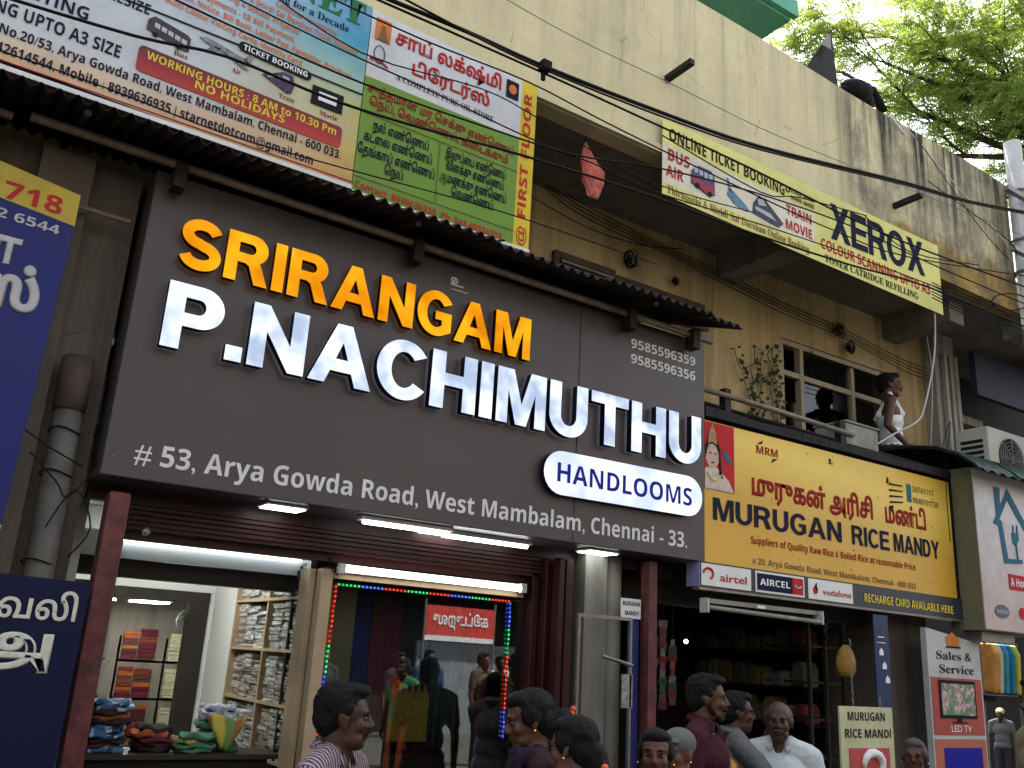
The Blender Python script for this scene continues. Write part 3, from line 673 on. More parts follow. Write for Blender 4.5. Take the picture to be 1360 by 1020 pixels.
def plaid(name, c1, c2, c3, sc=60):
    n = NT(name); p = n.pos(); x, y, z = n.sep(p)
    a = n.math('SINE', n.math('MULTIPLY', n.math('ADD', x, y), sc)); b = n.math('SINE', n.math('MULTIPLY', n.math('SUBTRACT', y, x), sc*.8))
    c = n.mix(n.mr(a, .3, .5), c1, c2); c = n.mix(n.mr(b, .6, .75), c, c3); return n.fin(c, .8)
pb = plaid('blue_plaid', (.03,.10,.22), (.30,.45,.55), (.02,.03,.08)); dk = mat('dark_cloth', (.03,.022,.025), .9, .5, 12); mr_ = mat('wine_cloth', (.09,.02,.03), .9, .5, 12)
oc = mat('rust_cloth', (.30,.08,.03), .9, .4, 12); wc = mat('pale_cloth', (.5,.52,.52), .8, .15, 12); gc = mat('green_cloth', (.05,.16,.09), .8, .4, 12)
lilac = plaid('lilac_stripe', (.30,.32,.42), (.42,.44,.52), (.2,.2,.3), 90); yl = plaid('yellow_green_print', (.42,.38,.06), (.12,.22,.06), (.25,.10,.03), 45)
CT = empty('sales_counter', (1.3, .9, 0), 'dark counter just inside the shop door carrying piles of clothes', 'counter')
bx('top', M['darkwood'], CT, .88, 1.95, .66, 1.0, 1.015, 1.04); bx('body', M['darkin'], CT, .9, 1.9, .7, .98, 0, 1.012)
crumple('clothes_pile', [dk, mr_, oc, dk, pb], (1.06, .82), 1.04, 1.285, .13, .13, 3, 'tall pile of dark and rust folded clothes topped by a blue plaid cloth')
crumple('clothes_pile', [dk, mr_, dk, oc, wc, dk], (1.30, .84), 1.04, 1.16, .12, .12, 5, 'low pile of dark folded clothes right of the blue plaid pile')
crumple('clothes_pile', [gc, dk, wc, lilac], (1.66, .88), 1.04, 1.265, .12, .12, 8, 'pile of green and grey clothes topped by a lilac striped cloth')
yc = empty('yellow_scarf', (1.68, .72, 1.04), 'yellow and brown printed scarf draped over the front of the lilac topped pile', 'scarf')
mb = MB(); K = 8
for i in range(K+1):
    for j in range(K+1):
        u, v = i/K, j/K; X = 1.66+(u-.5)*.24*(1-v*.85); Z = 1.225-v*.17; mb.v.append((X, .735-.02*math.sin(v*3)-.012*math.sin(u*9), Z+.01*math.sin(u*7)))
for i in range(K):
    for j in range(K): a = i*(K+1)+j; mb.f.append((a, a+1, a+K+2, a+K+1)); mb.m.append(0)
o = mb.build('cloth', yl, yc, smooth=True); s_ = o.modifiers.new('s', 'SOLIDIFY'); s_.thickness = .004
crumple('clothes_pile', [gc, yl, gc], (1.50, .76), 1.04, 1.13, .13, .08, 12, 'small heap of green printed cloth in front of the lilac topped pile')
# sloping glass door leaf at the left of the opening
GD = empty('glass_door', (.9, .6, 0), 'frameless glass door leaf standing open against the left side of the shop', 'door')
mb = MB(); mb.quad((.90,.50,.15),(.905,.50,2.06),(1.03,1.0,2.06),(1.025,1.0,.15)); mb.quad((.91,.50,.15),(.915,.50,2.06),(1.04,1.0,2.06),(1.035,1.0,.15)); mb.build('leaf', M['clear'], GD)
bx('top_clamp', M['metal'], GD, .89, .93, .49, .53, 2.03, 2.07)
bx('spot', M['bulb'], GD, .905, .917, .47, .482, 2.04, 2.052)
# ================================================================ printed flex banners
def flex(name, xa, xb, za0, za1, zb0, zb1, y, m, parent, sag=.012):
    "banner sheet, corners (xa, za0..za1) and (xb, zb0..zb1), gently rippled"
    mb = MB(); NXX, NZ = 24, 8
    for i in range(NXX+1):
        for j in range(NZ+1):
            u, v = i/NXX, j/NZ; x = xa+(xb-xa)*u; z0_ = za0+(zb0-za0)*u; z1_ = za1+(zb1-za1)*u
            mb.v.append((x, y+sag*math.sin(u*9+v*2)*.5*math.sin(v*3.1), z0_+(z1_-z0_)*v))
    for i in range(NXX):
        for j in range(NZ): a = i*(NZ+1)+j; mb.f.append((a, a+NZ+1, a+NZ+2, a+1)); mb.m.append(0)
    return mb.build(name, m, parent, smooth=True)
YB_ = -.045
# --- internet shop banner, upper left
T = empty('internet_shop_banner', (.4, YB_, 4.1), 'wide white and sky blue internet centre banner with working hours, upper left', 'banner')
stm = NT('internet_banner_print'); p = stm.pos(); x, y, z = stm.sep(p)
low = stm.ramp(stm.mr(z, 4.1, 4.9), [(0,(.55,.30,.16)),(.16,(.58,.44,.30)),(.30,(.50,.52,.54)),(.8,(.46,.52,.57)),(1,(.40,.52,.62))])
rt = stm.ramp(stm.mr(z, 4.1, 5.3), [(0,(.52,.22,.04)),(.2,(.50,.36,.05)),(.45,(.42,.44,.12)),(.6,(.20,.42,.36)),(.8,(.05,.30,.46)),(1,(.12,.30,.50))])
cc = stm.mix(stm.mr(x, .8, 1.66), low, rt); cc = stm.mix(stm.math('MULTIPLY', stm.mr(stm.noise(p, 1.5, 3), .45, .7), .35), cc, (.5,.5,.52))
cc = stm.mix(stm.math('MULTIPLY', stm.mr(stm.noise(p, 2.4, 8, .75), .45, .75), .35), cc, (.12,.11,.1)); stm.fin(cc, .55, 0, .12)
flex('banner_sheet', -1.7, 1.70, 4.20, 5.42, 4.105, 5.335, YB_, stm.mat, T, .0)
bx('hem', M['white'], T, -1.7, 1.70, YB_-.012, YB_-.004, 4.10, 4.125)
y_ = YB_-.004
text('WRITING', .02, .50-.02, 4.62, .055, y_, M['inkdark'], T, z1=4.61) if False else None
text('HANDWRITING', -.42, .23, 4.53, .07, y_, M['inkdark'], T, z1=4.52)
text('SCANNING UPTO A3 SIZE', -.42, .405, 4.395, .07, y_, M['inkdark'], T, z1=4.38)
text('PRINTING & RESIZE', -.1, .50, 4.69, .06, y_, M['inkdark'], T, z1=4.685)
text('First Floor, No.20/53, Arya Gowda Road, West Mambalam, Chennai - 600 033.', -.42, 1.615, 4.29, .052, y_, M['inkdark'], T, z1=4.262)
text('Ph : 044 - 42614544, Mobile : 8939636935 | starnetdotcom@gmail.com', -.36, 1.46, 4.19, .054, y_, M['inkdark'], T, z1=4.168)
bx('rule', M['inkmar'], T, -1.7, 1.7, y_-.002, y_, 4.145, 4.150)
redgold = gradprint('hours_panel', 2, [(0,(.42,.05,.04)),(.5,(.28,.03,.04)),(1,(.10,.03,.03))], 4.33, 4.50, dirt=.2)
pts = arc(.51, 4.375, .025, .025, 180, 270, 5)+arc(1.58, 4.35, .025, .025, 270, 360, 5)+arc(1.58, 4.435, .025, .025, 0, 90, 5)+arc(.51, 4.475, .025, .025, 90, 180, 5)
MB().prism(pts, y_-.002, y_).build('hours_panel', redgold, T)
text('WORKING HOURS : 8 AM to 10.30 Pm', .525, 1.57, 4.432, .046, y_-.004, M['inkyel'], T, z1=4.395)
text('NO HOLIDAYS', .78, 1.27, 4.368, .046, y_-.004, M['inkyel'], T, z1=4.352)
lines = [('Computer Accessories', 1.13, 1.50, 5.06, 5.03), ('Thirupathi & Shirdi Sai Darshan Ticket Booking', .78, 1.64, 5.03, 4.965), ('Form Filling & School Projects', .70, 1.28, 4.985, 4.935),
         ('Online Payments - EB Bill Payment', .60, 1.26, 4.92, 4.875), ('Invitation, Notice, Bill Book, Letter Pad, Pamphlet, Brochure', .52, 1.62, 4.87, 4.79), ('Multi Colour Visiting Cards, Identity Card.', .56, 1.33, 4.80, 4.745)]
for t_, a, b, c_, d_ in lines: text(t_, a, b, c_, .036, y_, M['inkorange'], T, z1=d_)
text('Serving for a Decade', 1.0, 1.57, 5.11, .045, y_, M['inkdark'], T, 'serif', z1=5.09)
text('STARNET', .62, 1.66, 5.20, .15, y_, M['inkgreen'], T, 'serif', .01, z1=5.17)
bx('rule', M['inkdark'], T, .1, 1.70, y_-.002, y_, 4.715, 4.725)
MB().prism(arc(.99, 4.72, .025, .03, 90, 270, 6)+arc(1.36, 4.70, .025, .03, 270, 450, 6), y_-.005, y_-.0025).build('caption_pill', M['inkblack'], T)
text('TICKET BOOKING', .99, 1.36, 4.70, .034, y_-.007, M['inkwhite'], T, z1=4.685)
gm = mat('print_grey', (.22,.22,.24), .5, .7, 30); dm = mat('print_dark', (.05,.04,.05), .5, .5, 20)
# little pictures: bus, aeroplane, train, film ticket
MB().prism([(.50,4.60),(.50,4.66),(.53,4.69),(.70,4.655),(.72,4.64),(.72,4.56),(.70,4.555)], y_-.003, y_).build('bus_picture', dm, T)
mb = MB(); mb.prism([(.76,4.675),(.80,4.69),(1.00,4.65),(1.06,4.62),(1.03,4.615),(.92,4.63),(.80,4.655)], y_-.003, y_); mb.prism([(.83,4.65),(.88,4.655),(.83,4.61),(.805,4.615)], y_-.003, y_); mb.prism([(1.00,4.64),(1.03,4.685),(1.055,4.685),(1.04,4.625)], y_-.003, y_); mb.prism([(.88,4.65),(.97,4.645),(1.04,4.585),(1.01,4.585)], y_-.006, y_-.003); mb.build('aeroplane_picture', gm, T)
MB().prism([(1.11,4.60),(1.23,4.665),(1.28,4.66),(1.30,4.61),(1.285,4.55),(1.26,4.54)], y_-.003, y_).build('train_picture', mat('print_purple', (.07,.04,.09), .5, .8, 40), T)
bx('film_picture', M['inkblack'], T, 1.40, 1.59, y_-.003, y_, 4.54, 4.66); bx('film_screen', M['inkwhite'], T, 1.44, 1.55, y_-.006, y_-.0035, 4.575, 4.63)
for t_, a, b, z in (('Bus', .65, .72, 4.515), ('Air', .95, 1.0, 4.545), ('Train', 1.22, 1.31, 4.50), ('Movie', 1.46, 1.57, 4.49)): text(t_, a, b, z, .028, y_, M['inkmar'], T, 'serif')
lt = mat('print_light', (.42,.44,.48), .6, .2, 30, spec=.1)
mb = MB()
for k in range(5): mb.prism([(.535+k*.035,4.655-k*.008),(.562+k*.035,4.649-k*.008),(.562+k*.035,4.622-k*.008),(.535+k*.035,4.628-k*.008)], y_-.005, y_-.0035)
mb.build('bus_windows', lt, T); mb = MB(); mb.prism([(1.225,4.64),(1.262,4.635),(1.265,4.605),(1.225,4.61)], y_-.005, y_-.0035); mb.prism([(1.14,4.60),(1.21,4.63),(1.21,4.62),(1.14,4.592)], y_-.005, y_-.0035); mb.build('train_windows', lt, T)
for X, Z in ((.545,4.585),(.665,4.565)): MB().prism(arc(X, Z, .015, .015, 0, 360, 10)[:-1], y_-.005, y_-.0035).build('bus_wheel', M['inkblack'], T)
# --- green oil store banner
T = empty('oil_store_banner', (2.3, YB_, 4.08), 'green and white Tamil oil store banner with a yellow first floor strip', 'banner')
gmn = NT('oil_banner_print'); p = gmn.pos(); x, y, z = gmn.sep(p); t = gmn.noise(p, 2.2, 8, .75)
cw = gmn.mix(gmn.mr(z, 4.858, 4.862), (.14,.265,.04), (.56,.58,.60)); cw = gmn.mix(gmn.mr(x, 2.803, 2.806), cw, (.62,.46,.03))
cw = gmn.mix(gmn.math('MULTIPLY', gmn.mr(t, .45, .75), .4), cw, (.12,.11,.08)); gmn.fin(cw, .55, 0, .12)
flex('banner_sheet', 1.705, 2.925, 4.105, 5.325, 4.085, 5.305, YB_, gmn.mat, T, .0); bx('hem', M['white'], T, 1.705, 2.925, YB_-.012, YB_-.004, 4.08, 4.10)
text('சாய் லக்ஷ்மி', 1.87, 2.64, 5.16, .075, y_, M['inkred'], T, 'tamil', .03); text('டிரேடர்ஸ்', 2.0, 2.56, 5.0, .07, y_, M['inkred'], T, 'tamil', .03)
text('A COMPLETE PURE OIL STORE', 1.90, 2.60, 4.915, .038, y_, M['inkdark'], T, 'serif', z1=4.90)
text('சுத்தமான மர செக்கு எண்ணெய்', 1.73, 2.77, 4.765, .045, y_, M['inkmar'], T, 'tamil', .02, z1=4.72); text('நெய், வெண்ணெய், கிடைக்கும்', 1.75, 2.73, 4.68, .045, y_, M['inkmar'], T, 'tamil', .02, z1=4.645)
for i, (t_, a, b, z) in enumerate((('நல் எண்ணெய்', 1.79, 2.16, 4.525), ('கடலை எண்ணெய்', 1.74, 2.19, 4.44), ('தேங்காய் எண்ணெய்', 1.71, 2.215, 4.35), ('நெய்', 1.89, 2.01, 4.27),
        ('இலுப்பை எண்ணெய்', 2.28, 2.72, 4.53), ('விளக்கு எண்ணெய்', 2.29, 2.71, 4.45), ('ஆமணக்கு எண்ணெய்', 2.25, 2.735, 4.365), ('வெண்ணெய்', 2.34, 2.64, 4.285))): text(t_, a, b, z, .048, y_, M['inkdark'], T, 'tamil', .02)
text('Contact: 8939636938  Ph: 044-48526233', 1.72, 2.72, 4.125, .045, y_, M['inkred'], T, z1=4.105)
bx('rule', M['inkbrown'], T, 1.71, 2.80, y_-.002, y_, 4.615, 4.620); bx('rule', M['inkbrown'], T, 2.233, 2.238, y_-.002, y_, 4.21, 4.613); bx('rule', M['inkbrown'], T, 1.71, 2.80, y_-.002, y_, 4.195, 4.199)
text('@ FIRST FLOOR', 2.885, 2.9, 4.115, .06, y_, M['inkred'], T, vert=True, z1=5.22)
bx('picture', M['inkorange'], T, 1.735, 1.835, y_-.003, y_, 5.13, 5.28); mb = MB(); mb.prism(arc(1.785, 5.22, .016, .02, 0, 360, 10)[:-1], y_-.006, y_-.0035); mb.prism([(1.76,5.13),(1.77,5.2),(1.80,5.2),(1.82,5.13)], y_-.006, y_-.0035); mb.build('seated_figure', M['inkbrown'], T)
MB().tube([(1.775+.035*math.cos(R(k*24)), y_-.004, 5.03+.06*math.sin(R(k*24))) for k in range(16)], .003, 5, False).build('emblem_ring', M['inkdark'], T); MB().prism([(1.715,4.985),(1.775,5.0),(1.84,4.965),(1.835,4.955),(1.775,4.985),(1.715,4.975)], y_-.006, y_-.003).build('emblem_ribbon', M['inkmar'], T)
bx('picture', M['inkblack'], T, 2.68, 2.775, y_-.003, y_, 5.13, 5.26); MB().prism(arc(2.727, 5.195, .03, .035, 0, 360, 12)[:-1], y_-.006, y_-.0035).build('picture_glow', M['inkorange'], T)
# --- xerox banner
T = empty('photocopy_banner', (5.8, YB_, 4.86), 'long pale yellow photocopy and ticket booking banner on the cream parapet', 'banner')
xm = NT('xerox_print'); p = xm.pos(); x, y, z = xm.sep(p)
inner = gmn and xm.math('MULTIPLY', xm.math('MULTIPLY', xm.mr(z, 5.00, 5.02), xm.mr(z, 5.31, 5.33, 1, 0)), xm.mr(x, 5.74, 5.75, 1, 0))
cw = xm.mix(inner, (.64,.62,.20), (.64,.62,.50)); cw = xm.mix(xm.math('MULTIPLY', xm.mr(xm.noise(p, 2, 8, .75), .45, .75), .4), cw, (.15,.13,.08)); xm.fin(cw, .55, 0, .12)
flex('banner_sheet', 4.055, 7.53, 4.90, 5.53, 4.865, 5.565, YB_, xm.mat, T, .001); y2 = YB_-.004
text('ONLINE TICKET BOOKING', 4.12, 5.385, 5.37, .1, y2, M['inkblack'], T, z1=5.345)
text('93806 36935', 5.46, 5.75, 5.405, .034, y2, M['inkblack'], T); text('98405 36935', 5.46, 5.75, 5.345, .034, y2, M['inkblack'], T); MB().tube([(5.425+.022*math.cos(R(k*30)), y2, 5.415+.022*math.sin(R(k*30))) for k in range(13)], .005, 5, False).build('phone_ring', M['inkblack'], T)
text('BUS', 4.11, 4.325, 5.20, .095, y2, M['inkred'], T); text('AIR', 4.09, 4.265, 5.065, .09, y2, M['inkred'], T)
text('TRAIN', 5.40, 5.71, 5.19, .085, y2, M['inkred'], T); text('MOVIE', 5.39, 5.71, 5.055, .085, y2, M['inkred'], T)
text('Thirupathi & Shridi Sai Darshan Online Booking', 4.10, 5.665, 4.925, .062, y2, M['inkbrown'], T, 'serif', z1=4.92)
letters('XEROX', 5.955, 7.285, 5.145, .335, y2+.003, .003, M['inkdark'], M['inkdark'], T, .05, z1=5.18)
text('COLOUR SCANNING UPTO A3', 5.82, 7.345, 5.015, .095, y2, M['inkred'], T); text('TONER CATRIDGE REFILLING', 5.86, 7.15, 4.905, .062, y2, M['inkblack'], T, 'serif', z1=4.915)
bm_ = mat('print_busred', (.3,.03,.05), .5, .5, 30); bb_ = mat('print_busblue', (.05,.07,.16), .5, .6, 25)
mb = MB(); mb.prism([(4.34,5.09),(4.345,5.2),(4.42,5.26),(4.55,5.26),(4.585,5.22),(4.585,5.06),(4.5,5.045)], y2-.002, y2); b_ = mb.build('bus_picture', bb_, T); MB().prism([(4.345,5.10),(4.345,5.17),(4.46,5.14),(4.585,5.14),(4.585,5.065),(4.5,5.05)], y2-.005, y2-.0025).build('bus_stripe', bm_, T)
mb = MB(); mb.prism([(4.72,5.13),(4.74,5.18),(4.80,5.17),(4.93,5.10),(4.97,5.06),(4.93,5.05),(4.80,5.07)], y2-.002, y2); mb.prism([(4.74,5.17),(4.72,5.27),(4.735,5.27),(4.78,5.16)], y2-.002, y2); mb.build('aeroplane_picture', mat('print_planeblue', (.10,.22,.33), .5, .5, 25), T)
MB().prism([(5.0,5.06),(5.01,5.15),(5.08,5.24),(5.16,5.22),(5.36,5.08),(5.30,5.03)], y2-.002, y2).build('train_picture', mat('print_train', (.035,.05,.06), .5, .8, 30), T)

mb = MB()
for k in range(4): mb.prism([(4.375+k*.05,5.245-k*.004),(4.412+k*.05,5.243-k*.004),(4.412+k*.05,5.195-k*.006),(4.375+k*.05,5.19-k*.006)], y2-.004, y2-.0025)
mb.build('bus_windows', lt, T)
for X, Z in ((4.40,5.085),(4.53,5.055)): MB().prism(arc(X, Z, .022, .022, 0, 360, 12)[:-1], y2-.008, y2-.0055).build('bus_wheel', M['inkblack'], T)
MB().prism([(5.06,5.20),(5.12,5.215),(5.16,5.17),(5.07,5.15)], y2-.004, y2-.0025).prism([(5.03,5.13),(5.20,5.12),(5.28,5.07),(5.03,5.10)], y2-.004, y2-.0025).build('train_windows', lt, T)
# ================================================================ yellow rice shop sign
T = empty('rice_shop_sign', (5.9, 0, 2.13), 'yellow rice shop sign with Tamil and English names and recharge strip below', 'shop sign')
ym = NT('yellow_sign_print'); p = ym.pos(); x, y, z = ym.sep(p)
c_ = ym.ramp(ym.mr(ym.math('ADD', z, ym.math('MULTIPLY', x, .08)), 2.65, 3.85), [(0,(.58,.32,.025)),(.45,(.52,.30,.03)),(.8,(.70,.50,.08)),(1,(.58,.36,.04))])
c_ = ym.mix(ym.math('MULTIPLY', ym.mr(ym.noise(p, 1.5, 6, .7), .4, .7), .3), c_, (.66,.45,.12)); c_ = ym.mix(ym.math('MULTIPLY', ym.mr(ym.noise(ym.scale(p, (1, 1, .3)), 8, 7, .8), .6, .75), .5), c_, (.12,.08,.03)); ym.bump(ym.noise(ym.scale(p, (1, 1, 12)), 6, 2), .15, .004); ym.fin(c_, .4, 0, .3)
bx('case', M['black'], T, 4.525, 7.52, .03, .26, 2.30, 3.32); bx('face', ym.mat, T, 4.526, 7.475, .012, .029, 2.312, 3.305); bx('edge_trim', M['black'], T, 7.476, 7.535, .0, .029, 2.16, 3.33)
ys = .009
letters('MURUGAN', 4.607, 5.985, 2.610, .155, ys, .002, M['inkdark'], M['inkdark'], T, .1); letters('RICE', 6.11, 6.58, 2.612, .15, ys, .002, M['inkdark'], M['inkdark'], T, .1); letters('MANDY', 6.64, 7.262, 2.618, .145, ys, .002, M['inkdark'], M['inkdark'], T, .1)
text('முருகன் அரிசி', 5.0, 6.39, 2.845, .115, ys, M['inkmar'], T, 'tamil', .035); text('மண்டி', 6.55, 7.10, 2.845, .115, ys, M['inkmar'], T, 'tamil', .035)
text('Suppliers of Quality Raw Rice & Boiled Rice at reasonable Price', 4.98, 6.91, 2.49, .05, ys, M['inkmar'], T); text('# 20, Arya Gowda Road, West Mambalam, Chennai - 600 033.', 4.99, 6.91, 2.35, .043, ys, M['inkbrown'], T, z1=2.34)
text('MRM', 5.055, 5.285, 3.155, .06, ys, M['inkmar'], T); MB().prism([(5.06,3.225),(5.13,3.26),(5.11,3.23)], ys-.002, ys).prism([(5.28,3.145),(5.21,3.105),(5.23,3.14)], ys-.002, ys).build('logo_swoosh', M['inkblack'], T)
text('உ', 5.87, 5.92, 3.21, .04, ys, M['inkblack'], T, 'tamil', .02); text('24741117', 6.94, 7.24, 3.145, .05, ys, M['inkbrown'], T); text('9840151738', 6.94, 7.30, 3.05, .05, ys, M['inkbrown'], T); bx('mobile_picture', M['inkteal'], T, 6.86, 6.92, ys-.002, ys, 3.05, 3.20)
rgod = bx('portrait_ground', M['inkred'], T, 4.527, 4.82, ys-.001, ys+.002, 2.82, 3.30)
skinp = mat('print_skin', (.46,.34,.27), .5, .25, 14); 
MB().prism(arc(4.60, 3.06, .07, .09, 0, 360, 18)[:-1], ys-.004, ys-.002).build('portrait_face', skinp, T); MB().prism([(4.527,2.82),(4.527,2.96),(4.58,2.98),(4.64,2.98),(4.76,2.90),(4.81,2.82)], ys-.0035, ys-.0015).build('portrait_robe', mat('print_robe', (.5,.42,.36), .5, .3, 18), T)
MB().prism([(4.532,3.03),(4.53,3.12),(4.56,3.19),(4.64,3.19),(4.675,3.12),(4.685,2.98),(4.70,2.90),(4.665,2.93),(4.662,3.08),(4.635,3.13),(4.60,3.145),(4.56,3.13),(4.545,3.08)], ys-.006, ys-.0045).build('portrait_hair', M['inkblack'], T); MB().prism([(4.555,3.14),(4.60,3.155),(4.645,3.14),(4.635,3.22),(4.615,3.26),(4.60,3.295),(4.585,3.26),(4.565,3.22)], ys-.007, ys-.0055).build('portrait_crown', mat('print_crown', (.32,.20,.08), .5, .6, 35), T); mb = MB()
for a, b in ((4.578, 3.075), (4.628, 3.075)): mb.prism(arc(a, b, .014, .005, 0, 360, 8)[:-1], ys-.0065, ys-.005)
mb.prism(arc(4.603, 3.008, .018, .006, 0, 360, 8)[:-1], ys-.0065, ys-.005); mb.build('portrait_features', M['inkmar'], T)
mb = MB(); mb.tube([(4.545+.02*k+.0, ys-.006, 2.93-.05*math.sin(k*.45)) for k in range(8)], .005, 5); mb.build('portrait_necklace', M['inkyel'], T)
MB().prism([(4.70,3.12),(4.76,3.08),(4.80,3.02),(4.75,3.03),(4.71,3.07)], ys-.004, ys-.002).build('portrait_feather', M['inkteal'], T)
mb = MB()
for k in range(4): mb.prism([(6.62,3.17-k*.05),(6.80,3.175-k*.045),(6.80,3.165-k*.045),(6.62,3.155-k*.05)], ys-.003, ys-.001)
mb.prism([(6.60,3.22),(6.62,3.2),(6.61,3.16),(6.59,3.17)], ys-.003, ys-.001); mb.prism([(6.61,2.98),(6.67,2.99),(6.64,2.94),(6.60,2.95)], ys-.003, ys-.001); mb.build('peeled_patch', M['inkblack'], T)
mb = MB(); rr = random.Random(4)
for k in range(40): xx, zz = rr.uniform(4.9, 7.4), rr.uniform(2.33, 3.28); mb.ball((xx, .011, zz), rr.uniform(.002, .006), 5, 3)
mb.build('dirt_speck', M['inkblack'], T, kind='stuff')
# recharge strip
bx('strip_case', mat('strip_dark', (.03,.035,.045), .4), T, 4.46, 7.50, -.012, .03, 2.145, 2.311); bx('strip_end', mat('strip_purple', (.18,.19,.34), .4), T, 4.452, 4.459, -.012, .11, 2.145, 2.305)
yt = -.016
for a, b in ((4.47, 4.945), (4.99, 5.50), (5.545, 6.05)): bx('card', M['white'], T, a, b, yt, -.0125, 2.155, 2.300)
text('airtel', 4.64, 4.90, 2.195, .05, yt-.003, M['inkred'], T, 'plain', .015); MB().tube([(4.53+.045*math.cos(R(a)), yt-.003, 2.235+.035*math.sin(R(a))) for a in range(-60, 200, 20)], .008, 5).build('loop_logo', M['inkred'], T)
bx('card_ground', M['inkdark'], T, 5.005, 5.37, yt-.003, yt-.0005, 2.17, 2.285); bx('card_ground', M['inkred'], T, 5.372, 5.485, yt-.003, yt-.0005, 2.17, 2.285); text('AIRCEL', 5.03, 5.34, 2.205, .045, yt-.005, M['inkwhite'], T); MB().tube([(5.43+.03*math.cos(R(a)), yt-.005, 2.23+.012*math.sin(R(a))) for a in range(150, 380, 20)], .004, 5).build('wave_logo', M['inkwhite'], T)
text('vodafone', 5.70, 6.03, 2.195, .042, yt-.003, M['inkred'], T, 'plain', .012); MB().prism(arc(5.62, 2.22, .026, .030, -200, 110, 14)+[(5.635,2.275)], yt-.004, yt-.001).build('drop_logo', M['inkred'], T)
text('RECHARGE CARD AVAILABLE HERE', 6.19, 7.355, 2.185, .062, yt, M['inkyel'], T, z1=2.178)
bx('strip_underside', M['metal'], T, 4.46, 7.5, -.006, .06, 2.125, 2.1445)
# ledge, rail, meter box over the yellow sign
Lg = empty('sign_ledge', (6.2, .4, 3.32), 'dark concrete ledge above the yellow sign carrying a pipe railing', 'ledge')
ld = mat('ledge_concrete', (.022,.021,.022), .85, .5, 4, dirt=.5)
mb = MB(); NXX = 30
for i in range(NXX):
    a = 4.53+3.1*i/NXX; b = 4.53+3.1*(i+1)/NXX; mb.box(a, b, .0+.008*math.sin(a*5), .945, 3.335, 3.40+.006*math.sin(a*7+1))
mb.build('slab', ld, Lg)
MB().tube([(4.50,.02,3.535),(5.3,.02,3.525),(6.2,.02,3.50)], .022, 8).build('rail', M['rustpipe'], Lg, smooth=True)
for X in (4.75, 6.05): bx('rail_post', M['rust'], Lg, X, X+.06, .02, .08, 3.40, 3.59)
MB().tube([(4.5,.05,3.44),(7.2,.05,3.41)], .018, 6).build('cable_duct', M['black'], Lg)
MX = empty('meter_box', (6.34, .15, 3.4), 'grey painted metal box standing on the ledge at the end of the railing', 'box')
gb = mat('grey_box_paint', (.22,.24,.2), .6, .4, 7, dirt=.6); bx('body', gb, MX, 6.13, 6.55, .03, .34, 3.415, 3.60, bevel=.008); bx('lid', gb, MX, 6.12, 6.56, .02, .35, 3.602, 3.615)

# ================================================================ rice shop interior
RS = empty('rice_shop_interior', (5.6, 1.5, 0), 'dark rice shop interior with shelving under the yellow sign', 'shop interior')
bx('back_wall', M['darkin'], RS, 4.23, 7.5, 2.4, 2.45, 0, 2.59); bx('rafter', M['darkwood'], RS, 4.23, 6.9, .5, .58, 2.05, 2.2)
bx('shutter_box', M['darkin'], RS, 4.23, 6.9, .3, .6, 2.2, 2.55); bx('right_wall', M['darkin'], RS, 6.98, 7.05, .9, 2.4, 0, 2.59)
for z in (1.0, 1.28, 1.56, 1.84): bx('shelf', M['darkwood'], RS, 6.22, 6.62, .55, 1.0, z, z+.02)
for X in (6.2, 6.4, 6.62): bx('shelf_upright', M['darkwood'], RS, X, X+.025, .53, .56, 0, 2.1)
for z in (1.2, 1.5, 1.8): bx('shelf', M['darkwood'], RS, 6.68, 6.975, .95, 2.39, z, z+.02)
rr = random.Random(9); sackc = [mat('sack_%d' % i, c_, .8, .35, 14) for i, c_ in enumerate(((.26,.20,.11),(.34,.30,.2),(.22,.06,.04),(.14,.18,.12)))]
for zi, z in enumerate((1.2, 1.5, 1.8)):
    for k in range(8):
        X = 1.0+k*.17; mb = MB(); hh = rr.uniform(.14, .24); mb.prismx([(X,z+.021),(X+.13,z+.021),(X+.135,z+hh*.8),(X+.10,z+hh),(X+.03,z+hh),(X-.004,z+hh*.8)], 6.70, 6.9)
        mb.build('grain_packet', sackc[rr.randrange(4)], bevel=.012, label='%s grain packet from the front on the %s shelf of the rice shop side wall' % (['first','second','third','fourth','fifth','sixth','seventh','eighth'][k], ['lower','middle','upper'][zi]), cat='packet', group='grain packets on the rice shop side shelves')
# strings of sachets
sm_ = [mat('sachet_%s' % nm, c_, .3, .4, 30) for nm, c_ in (('red', (.09,.018,.016)), ('green', (.02,.045,.03)), ('silver', (.09,.085,.08)), ('pink', (.08,.02,.03)))]
for q, (px, z0_, z1_, l_) in enumerate(((868, 1.42, 1.95, 'left of the bulb'), (880, 1.36, 1.92, 'nearest left of the bulb'), (893, 1.40, 1.80, 'just under the bulb'), (857, 1.5, 1.98, 'beside the brown post'))):
    X = at(px, 880, .25).x; st = empty('sachet_string', (X, .25, z1_), 'hanging string of red and green sachets, %s' % l_, 'sachets', 'strings of sachets hanging in the rice shop'); z = z1_; k = 0
    MB().tube([(X,.25,z1_),(X,.25,2.25)], .003, 5).build('string', M['black'], st)
    while z > z0_:
        t = rr.uniform(-.4, .4); dx, dy = .03*math.cos(t), .03*math.sin(t)
        MB().quad((X-dx,.25-dy,z-.047),(X+dx,.25+dy,z-.053),(X+dx,.245+dy,z),(X-dx,.245-dy,z)).quad((X-dx,.256-dy,z-.05),(X+dx,.256+dy,z-.053),(X+dx,.251+dy,z),(X-dx,.251-dy,z)).build('sachet', sm_[(k*3+q+rr.randrange(2)) % 4], st); z -= rr.uniform(.04, .056); k += 1
